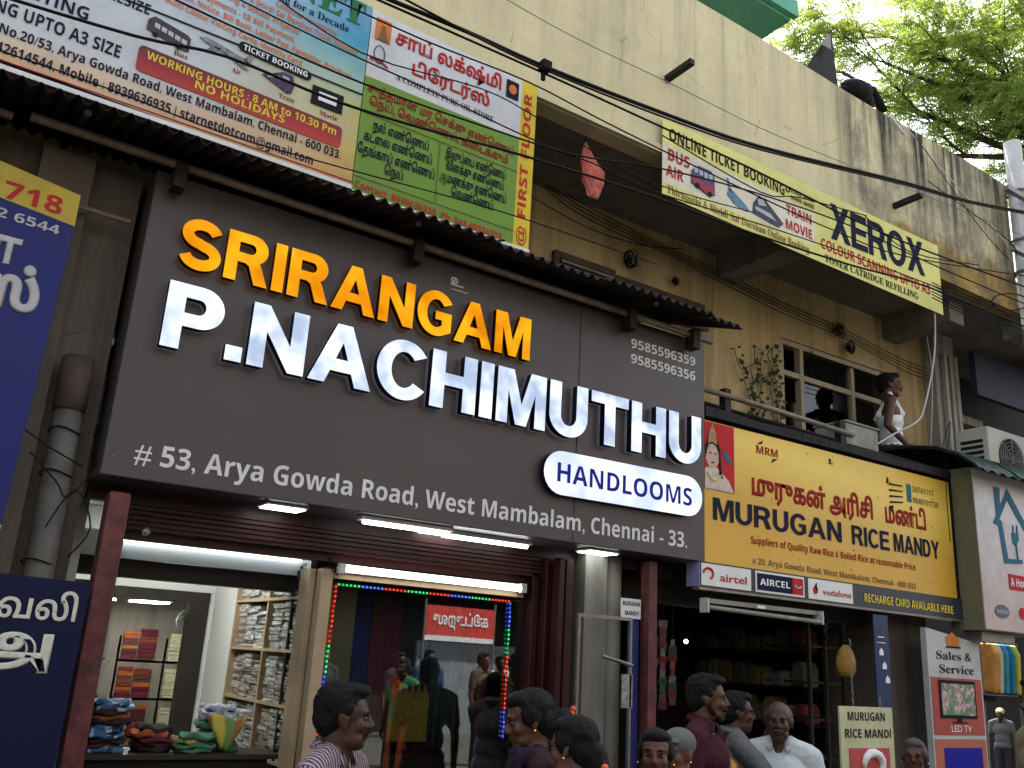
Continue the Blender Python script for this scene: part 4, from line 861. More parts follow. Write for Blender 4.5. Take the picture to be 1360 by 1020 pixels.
p_ = at(911, 852, .8); BL = empty('hanging_bulb', p_, 'small round bulb glowing in the dark rice shop', 'lamp'); MB().ball(p_, .016, 12, 8).build('bulb', M['bulb'], BL); MB().tube([p_+Vector((0,0,.016)), p_+Vector((0,0,.05))], .01, 8).build('holder', M['black'], BL); MB().tube([p_+Vector((0,0,.05)), Vector((p_.x, p_.y, 2.3))], .003, 5).build('cord', M['black'], BL)
# unlit tube fitting
TF = empty('unlit_tube_fitting', (5.1, 0, 2.0), 'dusty unlit tube light fitting hanging under the recharge strip', 'tube light')
tg = mat('dusty_tube', (.20,.20,.16), .4, .25, 6, dirt=.5)
bx('batten', tg, TF, 4.53, 5.70, .01, .05, 2.045, 2.075); MB().tube([(4.54,-.01,2.015),(5.68,-.01,1.995)], .0155, 12).build('tube', tg, TF); bx('starter', M['white'], TF, 5.02, 5.1, -.002, .0095, 2.045, 2.065)
for X in (4.525, 5.685): bx('end_holder', M['inkgrey'], TF, X-.008, X+.008, -.025, .05, 1.98, 2.075)
MB().tube([(4.6,.03,2.075),(4.6,.05,2.2)], .008, 6).build('hanger', M['black'], TF); MB().tube([(5.6,.03,2.07),(5.6,.05,2.2)], .008, 6).build('hanger', M['black'], TF)
MB().tube([(5.70,.0,2.05),(5.76,.0,2.0),(5.72,.0,1.93),(5.77,.02,1.88)], .012, 6).build('loose_flex', M['black'], TF)
# hanging bag and things
p_ = at(1124, 878, .1); hb = empty('hanging_bag', p_, 'mustard cloth bag hanging in front of the rice shop shelves', 'bag')
mb = MB(); K = 14; prof = [(.0,.12),(.03,.115),(.07,.07),(.095,0),(.09,-.07),(.06,-.11),(0,-.115)]
for (r_, dz) in prof:
    for k in range(K): t = 2*math.pi*k/K; mb.v.append((p_.x+r_*math.cos(t)*(1+.12*math.sin(3*t)), p_.y+.6*r_*math.sin(t), p_.z+dz))
for i in range(len(prof)-1):
    for k in range(K): k2 = (k+1) % K; mb.f.append((i*K+k, i*K+k2, (i+1)*K+k2, (i+1)*K+k)); mb.m.append(0)
mb.build('sack', mat('mustard_cloth', (.26,.15,.035), .85, .3, 15), hb, smooth=True); MB().tube([(p_.x, p_.y, p_.z+.12), (p_.x+.01, p_.y, 2.2)], .005, 5).build('string', M['black'], hb)
# poster strips, posts, grille, notice boards
bx('tall_blue_poster', mat('poster_blue', (.018,.026,.13), .35, .3), None, 4.02, 4.10, .18, .2, .4, 1.90, label='narrow tall blue poster beside the grey pipe column', cat='poster')
ps = empty('white_shop_notice', (4.03, .15, 1.9), 'small white notice of the rice shop above the narrow blue poster', 'notice'); bx('sheet', M['white'], ps, 3.94, 4.10, .165, .178, 1.905, 2.03); text('MURUGAN', 3.945, 4.09, 1.985, .028, .163, M['inkdark'], ps); text('MANDY', 3.965, 4.085, 1.925, .028, .163, M['inkdark'], ps)
fp = bx('painted_face_poster', mat('bw_print', (.25,.25,.22), .6, .8, 25), None, 3.90, 3.985, .10, .11, 1.36, 1.56, label='black and white face poster low on the grey pipe column', cat='poster')
bx('post', M['maroonworn'], None, 4.13, 4.20, .12, .2, 0, 2.28, label='worn dark red steel post at the left edge of the rice shop', cat='post')
gr = empty('column_grille', (3.8, .1, 0), 'thin steel frame gate leaf in front of the grey column', 'gate')
for a, b in ((3.545, 3.56), (3.96, 3.975)): bx('stile', M['metal'], gr, a, b, .10, .12, .2, 1.905)
bx('rail', M['metal'], gr, 3.561, 3.959, .10, .12, 1.885, 1.905); MB().tube([(3.70,.06,1.66),(3.96,.08,1.615)], .012, 8).build('bolt', M['metal'], gr)
# blue strip poster with white arrows
bx('poster_ground', mat('poster_blue_strip', (.015,.06,.20), .35, .3), None, 6.12, 6.30, -.02, -.01, 1.2, 2.1, label='slim dark blue phone recharge poster strip at the right of the rice shop', cat='poster') if False else None
bs = empty('recharge_poster', (6.25, -.015, 1.3), 'slim dark blue poster strip with small white marks at the right of the rice shop', 'poster')
pa, pb_ = at(1160, 840, .0), at(1181, 940, .0); bx('sheet', mat('poster_blue_strip', (.006,.022,.08), .35, .3), bs, pa.x, pa.x+.18, -.004, .004, 1.35, 2.10)
for k, z in enumerate((1.80, 1.70, 1.60)): MB().prism([(pa.x+.05+.03*k,z),(pa.x+.05+.03*k,z+.03),(pa.x+.075+.03*k,z+.055),(pa.x+.10+.03*k,z+.03),(pa.x+.10+.03*k,z)], -.008, -.005).build('house_mark', M['inkwhite'], bs)
bx('mark', M['inkwhite'], bs, pa.x+.04, pa.x+.12, -.008, -.005, 1.93, 1.938); bx('mark', M['inkwhite'], bs, pa.x+.03, pa.x+.13, -.008, -.005, 1.89, 1.896)
# murugan rice mandi board
mbd = empty('rice_board', (5.75, -.3, .8), 'small cream hanging board of the rice shop with a red panel', 'sign board')
bx('board', mat('cream_board', (.46,.47,.28), .5, .15, dirt=.3), mbd, 5.467, 6.04, -.30, -.285, .85, 1.435)
text('MURUGAN', 5.545, 5.95, 1.345, .055, -.303, M['inkblack'], mbd); text('RICE MANDI', 5.51, 6.01, 1.235, .055, -.303, M['inkblack'], mbd)
bx('red_panel', mat('red_panel', (.42,.06,.06), .5), mbd, 5.545, 5.98, -.304, -.3015, .88, 1.17)
MB().tube([(5.79+.10*math.cos(R(a)), -.307, 1.065+.075*math.sin(R(a))) for a in (200, 170, 140, 110, 80, 50, 20, -10, -40, -70, -90)], [.012,.02,.026,.03,.03,.03,.028,.024,.02,.016,.01], 8).build('loop_logo', M['inkwhite'], mbd, smooth=True)
for X in (5.62, 5.92): 
    mb = MB()
    for k in range(16 if X < 5.8 else 3): mb.tube([(X+.006*math.cos(R(a)), -.293+(.006 if k % 2 else 0)*math.sin(R(a)), 1.445+k*.028+.016*math.sin(R(a))) for a in range(0, 361, 60)], .0022, 5, False)
    mb.build('chain', M['metal'], mbd)
# sales & service board
sb = empty('sales_service_board', (7.35, 0, 0), 'tall red and white service board with a television picture', 'sign board')
wm = mat('board_white', (.42,.43,.42), .5, .15, 4, dirt=.4); rm = mat('board_red', (.33,.05,.035), .45, .2, 4, dirt=.25)
MB().prism([(6.972,2.047),(7.717,1.961),(7.70,0.2),(6.972,.2)], 0, .05).build('board', wm, sb)
MB().prism([(6.99,1.669),(7.69,1.669),(7.69,1.235),(6.99,1.235)], -.004, -.001).build('red_panel', rm, sb); MB().prism([(6.99,1.205),(7.69,1.205),(7.69,.4),(6.99,.4)], -.004, -.001).build('orange_panel', mat('board_orange', (.36,.11,.06), .45, .2), sb)
text('Sales &', 7.09, 7.58, 1.81, .062, -.004, M['inkblack'], sb, 'serif'); text('Service', 7.12, 7.60, 1.705, .062, -.004, M['inkblack'], sb, 'serif'); text('LED TV', 7.22, 7.50, 1.26, .05, -.006, M['inkwhite'], sb, 'plain')
bx('tv_body', M['inkblack'], sb, 7.085, 7.59, -.010, -.005, 1.36, 1.65); n = NT('tv_picture'); p = n.pos(); a = n.noise(p, 9, 4, .7, 1.5); tvm = n.fin(n.ramp(a, [(.35,(.02,.12,.03)),(.48,(.04,.16,.05)),(.54,(.40,.18,.24)),(.6,(.55,.42,.45)),(.7,(.18,.3,.2))]), .3)
bx('tv_screen', tvm, sb, 7.11, 7.565, -.014, -.0105, 1.385, 1.625); bx('tv_stand', M['inkblack'], sb, 7.24, 7.44, -.010, -.005, 1.325, 1.335); bx('tv_neck', M['inkblack'], sb, 7.31, 7.37, -.010, -.005, 1.336, 1.359)
bx('ac_picture', M['inkblue'], sb, 7.1, 7.62, -.008, -.005, .95, 1.14); bx('ac_picture_base', M['inkwhite'], sb, 7.1, 7.62, -.008, -.005, .91, .949)
MB().prism([(7.24,1.93),(7.24,1.99),(7.33,2.03),(7.42,1.98),(7.42,1.92)], -.006, -.003).build('house_mark', M['inkorange'], sb); bx('house_mark_base', M['inkblack'], sb, 7.23, 7.43, -.009, -.0065, 1.905, 1.918)
# right hand house sign
hs = empty('appliance_shop_sign', (8.3, -.15, 2.05), 'white sign box with an outlined house and plug, olive side panel', 'shop sign')
bx('case', mat('olive_side', (.13,.125,.075), .6, .25, 3, dirt=.5), hs, 7.50, 9.4, -.19, .10, 2.06, 3.42)
hm = gradprint('house_sign_print', 2, [(0,(.44,.33,.31)),(.35,(.50,.44,.43)),(.7,(.52,.50,.52)),(1,(.50,.49,.52))], 2.06, 3.4, dirt=.45); bx('face', hm, hs, 7.503, 9.4, -.200, -.191, 2.07, 3.41)
def hp(px, py): q = at(px, py, -.203); return (q.x, q.z)
MB().prism([hp(1319,646),hp(1327,648),hp(1328,672),hp(1337,649),hp(1364,700),hp(1364,712),hp(1337,664),hp(1327,690),hp(1330,692),hp(1331,697),hp(1339,742),hp(1358,744),hp(1358,749),hp(1334,748),hp(1326,698),hp(1319,694),hp(1323,684)], -.206, -.203).build('house_outline', M['inkteal'], hs)
MB().prism([hp(1343,708),hp(1352,708),hp(1353,718),hp(1349,724),hp(1345,722)], -.206, -.203).build('plug', M['inkteal'], hs); MB().tube([Vector((hp(1349,722)[0],-.205,hp(1349,722)[1])), Vector((hp(1352,745)[0],-.205,hp(1352,745)[1]))], .008, 6).build('plug_cord', M['inkteal'], hs)
for d_ in (0, 5): MB().tube([Vector((hp(1345+d_,698)[0],-.205,hp(1345+d_,698)[1])), Vector((hp(1345.5+d_,709)[0],-.205,hp(1345.5+d_,709)[1]))], .007, 6).build('plug_pin', M['inkteal'], hs)
a_, b_ = hp(1339, 762), hp(1372, 785); bx('red_label', M['inkred'], hs, a_[0], b_[0]+.1, -.206, -.203, a_[1]-.13, a_[1]); text('A House of', a_[0]+.02, b_[0]+.08, a_[1]-.10, .07, -.209, M['inkwhite'], hs)
e_ = hp(1331, 812); MB().prism(arc(e_[0], e_[1], .11, .055, 0, 360, 18)[:-1], -.206, -.203).build('oval_logo', mat('logo_grey', (.08,.09,.14), .5), hs); text('SAMSUNG', e_[0]-.09, e_[0]+.09, e_[1]-.02, .035, -.208, M['inkgrey'], hs)
e_ = hp(1358, 815); MB().prism(arc(e_[0], e_[1], .05, .05, 0, 360, 18)[:-1], -.206, -.203).build('round_logo', M['inkred'], hs)
bx('box_underside_bracket', M['metal'], hs, 7.6, 8.1, -.1, .05, 1.98, 2.058)
# left blue signs
lb = empty('blue_pharmacy_sign', (0, 0, 1.9), 'tall blue sign with a yellow top band and Tamil letters at the left edge', 'shop sign')
bl = mat('blue_sign', (.010,.016,.12), .5, .25, 2, dirt=.2); MB().prism([(-.9,1.93),(.335,2.03),(.368,3.437),(-.9,3.60)], -.04, .1).build('panel', bl, lb)
MB().prism([(-.9,3.602),(.368,3.439),(.366,3.60),(-.9,3.80)], -.04, .1).build('yellow_band', mat('yellow_band', (.42,.32,.04), .4, .15, dirt=.3), lb); MB().prism([(-.9,1.78),(.325,1.93),(.335,2.028),(-.9,1.928)], -.04, .1).build('yellow_foot', mat('yellow_foot', (.50,.40,.03), .4), lb)
text('9841718', -.28, .30, 3.50, .085, -.043, M['inkred'], lb, z1=3.475); text('8242 6544', -.1, .31, 3.395, .045, -.043, M['inkgrey'], lb, 'bold', 0, z1=3.375)
text('மா', -.1, .175, 3.18, .12, -.043, M['inkgrey'], lb, 'tamil', .04); text('ஸ்', .0, .29, 2.98, .14, -.043, M['inkgrey'], lb, 'tamil', .05)
ll = empty('painted_tamil_board', (.2, -.02, 0), 'dark navy hand painted board with cream Tamil letters, lower left', 'sign board')
nv = NT('navy_paint'); p = nv.pos(); c_ = nv.mix(nv.mr(nv.noise(p, 26, 6, .75), .66, .70), (.004,.006,.034), (.16,.16,.18)); c_ = nv.mix(nv.mr(nv.noise(p, 2), .4, .7), c_, (.006,.008,.036)); nv.fin(c_, .6, 0, .15)
MB().prism([(-.9,0),(.70,0),(.728,1.821),(-.9,1.86)], -.05, -.01).build('board', nv.mat, ll)
crp = mat('cream_ink', (.55,.55,.46), .5, .2, 30)
text('திருநெல்வேலி', -.40, .69, 1.655, .08, -.053, crp, ll, 'tamil', .022); text('அ', .33, .62, 1.475, .115, -.053, crp, ll, 'tamil', .035); text('ல்', .14, .46, 1.10, .13, -.053, crp, ll, 'tamil', .035)
# wall pipe
wp = empty('drain_pipe', (.53, .1, 0), 'grey vertical drain pipe with rusted collar left of the brown sign', 'pipe')
gp = mat('old_grey_pipe', (.10,.095,.085), .55, .3, 5, dirt=.6); MB().tube([(.55,.12,0),(.535,.12,1.6),(.52,.12,2.62)], .062, 16).build('pipe', gp, wp, smooth=True); MB().tube([(.52,.12,2.60),(.517,.12,2.85)], .072, 16).build('collar', mat('rust_collar', (.07,.05,.045), .8, .5), wp, smooth=True); MB().ball((.517,.12,2.85), (.070,.070,.02), 16, 6).build('cap', mat('rust_cap', (.05,.04,.038), .8, .5), wp, smooth=True)
for z in (1.9, 2.3, 2.5): MB().tube([(.52+.068*math.cos(R(k*30)), .12+.068*math.sin(R(k*30)), z+.01*math.sin(k)) for k in range(13)], .004, 5, False).build('joint_ring', M['black'], wp)

# ================================================================ right recess: air conditioner and curved awning
ac = empty('air_conditioner', (8.75, .3, 3.45), 'white outdoor air conditioner unit with louvred side above the green awning', 'air conditioner')
aw = mat('ac_white', (.42,.42,.36), .45, .1, 3, dirt=.3); bx('casing', aw, ac, 8.36, 9.25, .10, .44, 3.45, 4.0, bevel=.012)
for k in range(7): bx('side_louvre', M['inkblack'], ac, 8.352, 8.359, .16, .38, 3.52+k*.055, 3.55+k*.055)
MB().prism(arc(8.72, 3.72, .21, .21, 0, 360, 28)[:-1], .09, .098).build('fan_well', M['inkblack'], ac)
for k in range(6): MB().tube([(8.72+.035*(k+1)*math.cos(R(a)), .082, 3.72+.035*(k+1)*math.sin(R(a))) for a in range(0, 361, 15)], .004, 5, False).build('guard_ring', M['metal'], ac)
for k in range(8): MB().tube([(8.72, .08, 3.72), (8.72+.21*math.cos(R(k*45)), .08, 3.72+.21*math.sin(R(k*45)))], .004, 5).build('guard_spoke', M['metal'], ac)
bx('red_sticker', M['inkred'], ac, 9.02, 9.18, .092, .098, 3.68, 3.88)
gw = empty('green_awning', (8.6, .2, 3.4), 'dark green corrugated awning curving out over the white house sign', 'awning')
gm_ = mat('dark_green_sheet', (.014,.045,.032), .45, .4, 4, .2, dirt=.4)
prof = [(.94,3.66),(.6,3.71),(.3,3.70),(.0,3.645),(-.2,3.56),(-.34,3.45),(-.38,3.40)]
for q in range(4):
    xa = 7.30+q*.62; mb = MB(); nn = 32
    for (yy, zz) in prof:
        for i in range(nn+1): mb.v.append((xa+.64*i/nn, yy, zz-.05+.012*math.sin(2*math.pi*i/nn*4)+.004*(q % 2)))
    for r_ in range(len(prof)-1):
        for i in range(nn): mb.f.append((r_*(nn+1)+i, r_*(nn+1)+i+1, (r_+1)*(nn+1)+i+1, (r_+1)*(nn+1)+i)); mb.m.append(0)
    o = mb.build('sheet', gm_, gw, smooth=True); s_ = o.modifiers.new('s', 'SOLIDIFY'); s_.thickness = .004
MB().prismx([(y, z-.055) for y, z in prof]+[(y, z-.075) for y, z in prof[::-1]], 7.30, 7.32).build('end_rib', M['rust'], gw)
bx('purlin', M['rust'], gw, 7.3, 9.8, .5, .55, 3.58, 3.63)

# ================================================================ things on the parapet
tp = empty('peaked_tarpaulin', (6.3, .4, 6.8), 'black tarpaulin pulled up to a peak behind the cream parapet', 'tarpaulin')
A1, A2, A3 = at(1060, 72, .25), at(1104, 40, .6), at(1114, 104, .25); A1.z -= .25; A3.z -= .3
MB().quad(A1, A3, A2).quad(A1, A2, (A2.x, 1.6, 7.2)).quad(A3, (A3.x+.3, 1.6, 6.9), A2).build('sheet', M['blackcloth'], tp)
q1 = at(1098, 48, .45); MB().quad(at(1090,58,.33), at(1103,43,.52), at(1104,66,.36)).build('torn_corner', M['soffit'], tp)
hd = empty('leaning_bundle', (7.0, .2, 6.75), 'dark rounded bundle with a bent pipe like an arm on the parapet coping', 'bundle')
q = at(1138, 122, .12); MB().ball(q+Vector((-.02,0,-.02)), (.19,.13,.12), 14, 8).ball(q+Vector((.10,0,-.05)), (.10,.09,.09), 12, 8).ball(q+Vector((-.15,.02,-.06)), (.09,.09,.06), 12, 8).build('bundle', M['blackcloth'], hd, smooth=True, jit=.006)
MB().tube([at(1148,118,.1), at(1158,120,.1), at(1166,133,.1), at(1173,150,.1)], [.035,.045,.04,.05], 8).build('bent_pipe', M['black'], hd, smooth=True)
for i, (a, b, l_) in enumerate(((4.13, 5.92, 'left'), (6.95, 5.80, 'right'))):
    r_ = empty('bracket_rod', (a, -.1, b), 'dark square bracket rod sticking out of the cream parapet, %s one of two' % l_, 'bracket', 'bracket rods on the parapet'); MB().box(a-.025, a+.025, -.28, .0, b-.025, b+.025).build('bar', M['rust'], r_, bevel=.004)
kt = empty('red_plastic_bag', (3.83, .5, 5.1), 'crumpled red plastic bag hanging from the balcony ceiling', 'plastic bag')
P0 = [at(777,190,.15), at(797,226,.15), at(788,262,.15), at(775,238,.15)]
n = NT('red_polythene'); n.bump(n.noise(n.pos(), 22, 5, .8), 1, .05); rb = n.fin(n.mix(n.mr(n.noise(n.pos(), 16, 5, .7), .35, .65), (.75,.09,.06), (.85,.30,.22)), .25, 0, .8)
mb = MB(); ctr = at(785, 228, .15); K = 9; prof = [(.08,0),(.35,.12),(.62,.3),(1,.52),(.95,.7),(.75,.88),(.5,.97),(.15,1)]; tz, bz = P0[0], P0[2]
rr = random.Random(2)
for (w_, t) in prof:
    c_ = tz.lerp(bz, t)
    for k in range(K):
        th = 2*math.pi*k/K; wb = rr.uniform(.75, 1.2); mb.v.append((c_.x+.10*w_*wb*math.cos(th)+.02*w_, c_.y+.05*w_*wb*math.sin(th), c_.z+rr.uniform(-.015, .015)))
for i in range(len(prof)-1):
    for k in range(K): k2 = (k+1) % K; mb.f.append((i*K+k, i*K+k2, (i+1)*K+k2, (i+1)*K+k)); mb.m.append(0)
mb.build('bag', rb, kt); MB().tube([tz, (tz.x, tz.y, 5.24)], .004, 5).build('string', M['black'], kt)
# utility pole
pp = empty('utility_pole', (9.35, -.15, 0), 'pale concrete utility pole at the right end of the parapet with cable fittings', 'pole')
pm_ = mat('pole_concrete', (.45,.44,.42), .6, .25, 5, dirt=.2); c1 = at(1352, 330, -.15); MB().tube([(c1.x+.12,-.15,0),(c1.x+.12,-.15,7.15)], [.13,.085], 18).build('shaft', pm_, pp, smooth=True)
for z in (6.55, 6.0, 5.65): MB().tube([(c1.x+.12+.11*math.cos(R(k*30)), -.15+.11*math.sin(R(k*30)), z) for k in range(13)], .014, 6, False).build('clamp', M['metal'], pp)
for z in (6.38, 5.72): bx('cross_arm', M['metal'], pp, c1.x-.35, c1.x+.4, -.30, -.25, z, z+.05)

# ================================================================ cables
def cable(pix, Y, r, label, name='overhead_cable', group=None, m=None, sub=4, twist=0, Y2=None):
    pts = []; n_ = len(pix); Y2 = Y if Y2 is None else Y2
    raw = [at(px, py, Y+(Y2-Y)*i/(n_-1)) for i, (px, py) in enumerate(pix)]
    for i in range(n_-1):
        p0, p1, p2, p3 = raw[max(i-1,0)], raw[i], raw[i+1], raw[min(i+2,n_-1)]
        for k in range(sub):
            t = k/sub; pts.append(.5*((2*p1)+(p2-p0)*t+(2*p0-5*p1+4*p2-p3)*t*t+(3*p1-p0-3*p2+p3)*t*t*t))
    pts.append(raw[-1]); return MB().tube(pts, r, 6).build(name, m or M['black'], smooth=True, label=label, cat='cable', group=group)
gz = 'overhead cables strung across the facade'
cable([(300,-95),(500,-8),(620,42),(722,88),(880,150),(1010,195),(1200,242),(1290,268),(1400,288)], -.42, .013, 'thickest black cable sagging from top centre to the utility pole', group=gz)
cable([(430,-60),(600,32),(722,92),(880,155),(1010,199),(1200,245),(1290,270),(1400,291)], -.45, .007, 'black cable strapped just below the thickest cable', group=gz)
cable([(480,-10),(722,97),(860,160),(1000,225),(1130,290),(1230,333),(1400,395)], -.40, .0075, 'black cable leaving the clamp and dropping over the photocopy banner', group=gz)
cable([(540,-20),(700,62),(820,120),(885,108),(886,110)], -.3, .004, 'thin wire running down to the left bracket rod', group=gz) if False else None
cable([(640,-20),(760,48),(885,108),(1010,170),(1110,212),(1235,262),(1400,330)], -.28, .0035, 'thin grey wire running past the left bracket rod', group=gz, m=M['metal'])
cable([(380,-30),(560,52),(700,108),(800,160),(905,212),(1010,262),(1110,307),(1210,342),(1400,372)], -.5, .005, 'thin black cable across the middle of the photocopy banner', group=gz)
cable([(150,-40),(330,45),(480,110),(620,160),(760,205),(870,222),(1000,255),(1130,300),(1240,352),(1400,420)], -.52, .0055, 'black cable crossing the internet and oil store banners', group=gz)
cable([(240,-40),(430,55),(560,115),(700,182),(800,222),(880,258),(1010,298),(1120,335),(1230,376),(1400,438)], -.48, .0045, 'thin cable crossing the Tamil heading of the green banner', group=gz)
cable([(-20,-12),(180,48),(300,75),(440,132),(560,170),(700,208),(870,262),(1000,310),(1130,352),(1235,382),(1400,450)], -.55, .0075, 'heavy cable crossing the bus picture and the lower photocopy banner', group=gz)
cable([(-20,60),(150,120),(300,178),(452,222),(600,262),(700,292),(870,350)], -.2, .004, 'thin line along the foot of the internet banner', group=gz)
cable([(330,-30),(480,70),(640,118),(720,160),(860,240),(1000,282)], -.35, .004, 'finest wire over the sky blue corner of the internet banner', group=gz)
cable([(880,180),(1010,255),(1060,262),(1145,285),(1152,290),(1210,335),(1300,352)], -.1, .005, 'short wire looping by the lamp clip on the photocopy banner', group=gz)
cl_ = empty('cable_clamp', at(722, 90, -.42), 'small black cable clamp bracket at the bend of the thickest cable', 'clamp'); p_ = at(722, 90, -.42); MB().box(p_.x-.012, p_.x+.012, -.43, -.41, p_.z-.09, p_.z+.03).build('arm', M['black'], cl_); MB().box(p_.x-.035, p_.x+.035, -.47, -.40, p_.z-.035, p_.z+.035).build('clip', M['black'], cl_, bevel=.008)
g2 = 'thin wires running along the ochre wall'
for k, (o, l_) in enumerate(((0, 'top wire'), (5, 'second wire'), (9, 'third wire'), (14, 'lowest wire'))):
    cable([(722,232+o),(760,262+o*1.2),(830,300+o),(880,325+o*.7),(960,362+o),(1040,402+o),(1120,437+o*.8),(1200,478+o),(1240,492+o)], .91-.012*k, .004, '%s of the bundle clipped along the ochre wall' % l_, group=g2)
cable([(700,258),(780,302),(850,325),(905,330),(900,324)], .85, .004, 'wire drooping low over the blocked vent on the ochre wall', group=g2)
for k, (pt, l_) in enumerate(((( 836,345), 'large junction knot of wires at the middle of the ochre wall'), ((897,373), 'small dark fitting right of the wire knot'), ((1112,438), 'coiled wire by the window top'), ((1127,462), 'round dark coil under the window top wires'))):
    p_ = at(*pt, .90); T = empty('wire_knot', p_, l_, 'wire knot', 'wire knots on the ochre wall'); rr = random.Random(k)
    mb = MB()
    for q in range(5 if k in (0, 2, 3) else 2):
        rad = rr.uniform(.03, .07) if k != 1 else .025; mb.tube([(p_.x+rr.uniform(-.02,.02)+rad*math.cos(R(a)), p_.y-.01*q, p_.z+rr.uniform(-.02,.02)+rad*1.2*math.sin(R(a))) for a in range(0, 361, 40)], .005, 5)
    mb.build('coil', M['black'], T); MB().ball((p_.x, p_.y, p_.z), (.03,.03,.035), 8, 5).build('fitting', M['inkblack'], T)
# bundle under the right end of the parapet, loops near pole
for k in range(6):
    cable([(1238,375+k*4),(1270,392+k*4),(1310,418+k*3),(1400,455+k*3)], -.1-.03*k, .005, '%s wire of the bundle under the right end of the parapet' % ['first','second','third','fourth','fifth','sixth'][k], group='wires under the right end of the parapet')
cable([(1317,400),(1325,392),(1345,390),(1362,396),(1362,408),(1340,412),(1322,408),(1317,400)], -.25, .007, 'loop of black cable hanging at the right end of the parapet')
cable([(1180,150),(1215,182),(1260,235),(1310,290),(1345,335)], -.06, .005, 'pale wire slanting down the stained parapet, upper one', m=M['white']); cable([(1205,165),(1250,230),(1300,300),(1340,345)], -.08, .004, 'dark thin wire slanting down the stained parapet below the pale wire')
cable([(1182,153),(1200,178)], -.1, .012, 'short pale plastic tube at the top of the slanting wire', m=M['white'], name='plastic_tube')
cable([(1232,240),(1338,318),(1350,340)], -.3, .004, 'thin wire from the stained parapet to the pole')
# pale conduit by the photocopy banner end
cable([(1239,385),(1242,430),(1240,480),(1228,540),(1218,560),(1190,575),(1165,590)], -.02, .008, 'pale flexible conduit dropping from the banner end to the meter box', m=M['inkgrey'], name='conduit')
cable([(1226,385),(1230,440),(1238,500),(1236,600)], .6, .006, 'thin white cable beside the pale conduit', m=M['inkgrey']); cable([(1250,600),(1262,560),(1256,630),(1262,720)], -.05, .004, 'thin black wire dangling at the right end of the yellow sign')
for k, pts in enumerate((((40,600),(75,640),(90,660),(130,620)), ((20,560),(60,590),(110,620)), ((60,700),(100,650),(120,700),(90,740)))): cable(list(pts), .02, .004, ['black wire wrapped round the drain pipe', 'wire from the blue sign to the drain pipe', 'lowest wire looping by the drain pipe'][k], group='loose wires round the drain pipe')
# creeper on the wall left of the window
cr = empty('creeper_plant', (6.2, .9, 3.4), 'straggly creeper climbing the ochre wall left of the window', 'plant'); rr = random.Random(11); mb = MB(); lf = MB()
for st in range(6):
    x_, z_ = rr.uniform(5.95, 6.6), 3.42; pts = [(x_, .92, z_)]
    for k in range(12):
        x_ += rr.uniform(-.05, .045); z_ += rr.uniform(.04, .12); pts.append((x_, .93-rr.uniform(0, .03), z_))
        for q in range(3):
            lx, lz, s_ = x_+rr.uniform(-.06, .06), z_+rr.uniform(-.05, .05), rr.uniform(.015, .04); a = rr.uniform(0, 6); ux, uz = math.cos(a)*s_, math.sin(a)*s_; ly = .90-rr.uniform(0, .05)
            lf.quad((lx-ux, ly, lz-uz), (lx+uz*.5, ly-.02, lz-ux*.5), (lx+ux, ly, lz+uz), (lx-uz*.5, ly+.01, lz+ux*.5))
    mb.tube(pts, .004, 5)
mb.build('stem', M['darkwood'], cr); lf.build('leaves', mat('creeper_leaf', (.035,.05,.02), .7, .5, 20), cr, kind='stuff')
# clothes stall far right in sunlight
st = empty('clothes_rack', atd(1325, 885, 13), 'sunlit rack of bright clothes far down the street at the right edge', 'clothes rack')
c0 = atd(1322, 888, 13)
for k, (c_, nm) in enumerate((((.65,.30,.08),'orange'),((.6,.55,.35),'cream'),((.05,.30,.5),'blue'),((.02,.2,.35),'teal'),((.5,.55,.1),'lime'))):
    mb = MB(); X = c0.x-.28+k*.15; mb.prismx([(c0.y-.12,c0.z-.34),(c0.y-.16,c0.z+.2),(c0.y-.1,c0.z+.34),(c0.y+.05,c0.z+.34),(c0.y+.1,c0.z-.3)], X, X+.10); mb.build('%s_garment' % nm, mat('garment_'+nm, c_, .8, .3), st, bevel=.02)
bx('rail', M['metal'], st, c0.x-.4, c0.x+.6, c0.y-.03, c0.y, c0.z+.345, c0.z+.37); bx('trestle', M['darkwood'], st, c0.x-.4, c0.x+.6, c0.y-.2, c0.y+.2, c0.z-.44, c0.z-.36)
for X in (c0.x-.4, c0.x+.56): bx('leg', M['metal'], st, X, X+.04, c0.y-.02, c0.y+.02, 0, c0.z+.344)
bx('far_shop_block', M['darkin'], None, 17.5, 26, -1, 12, 0, 4.2, label='dark low shop block far down the street on the right', cat='building')
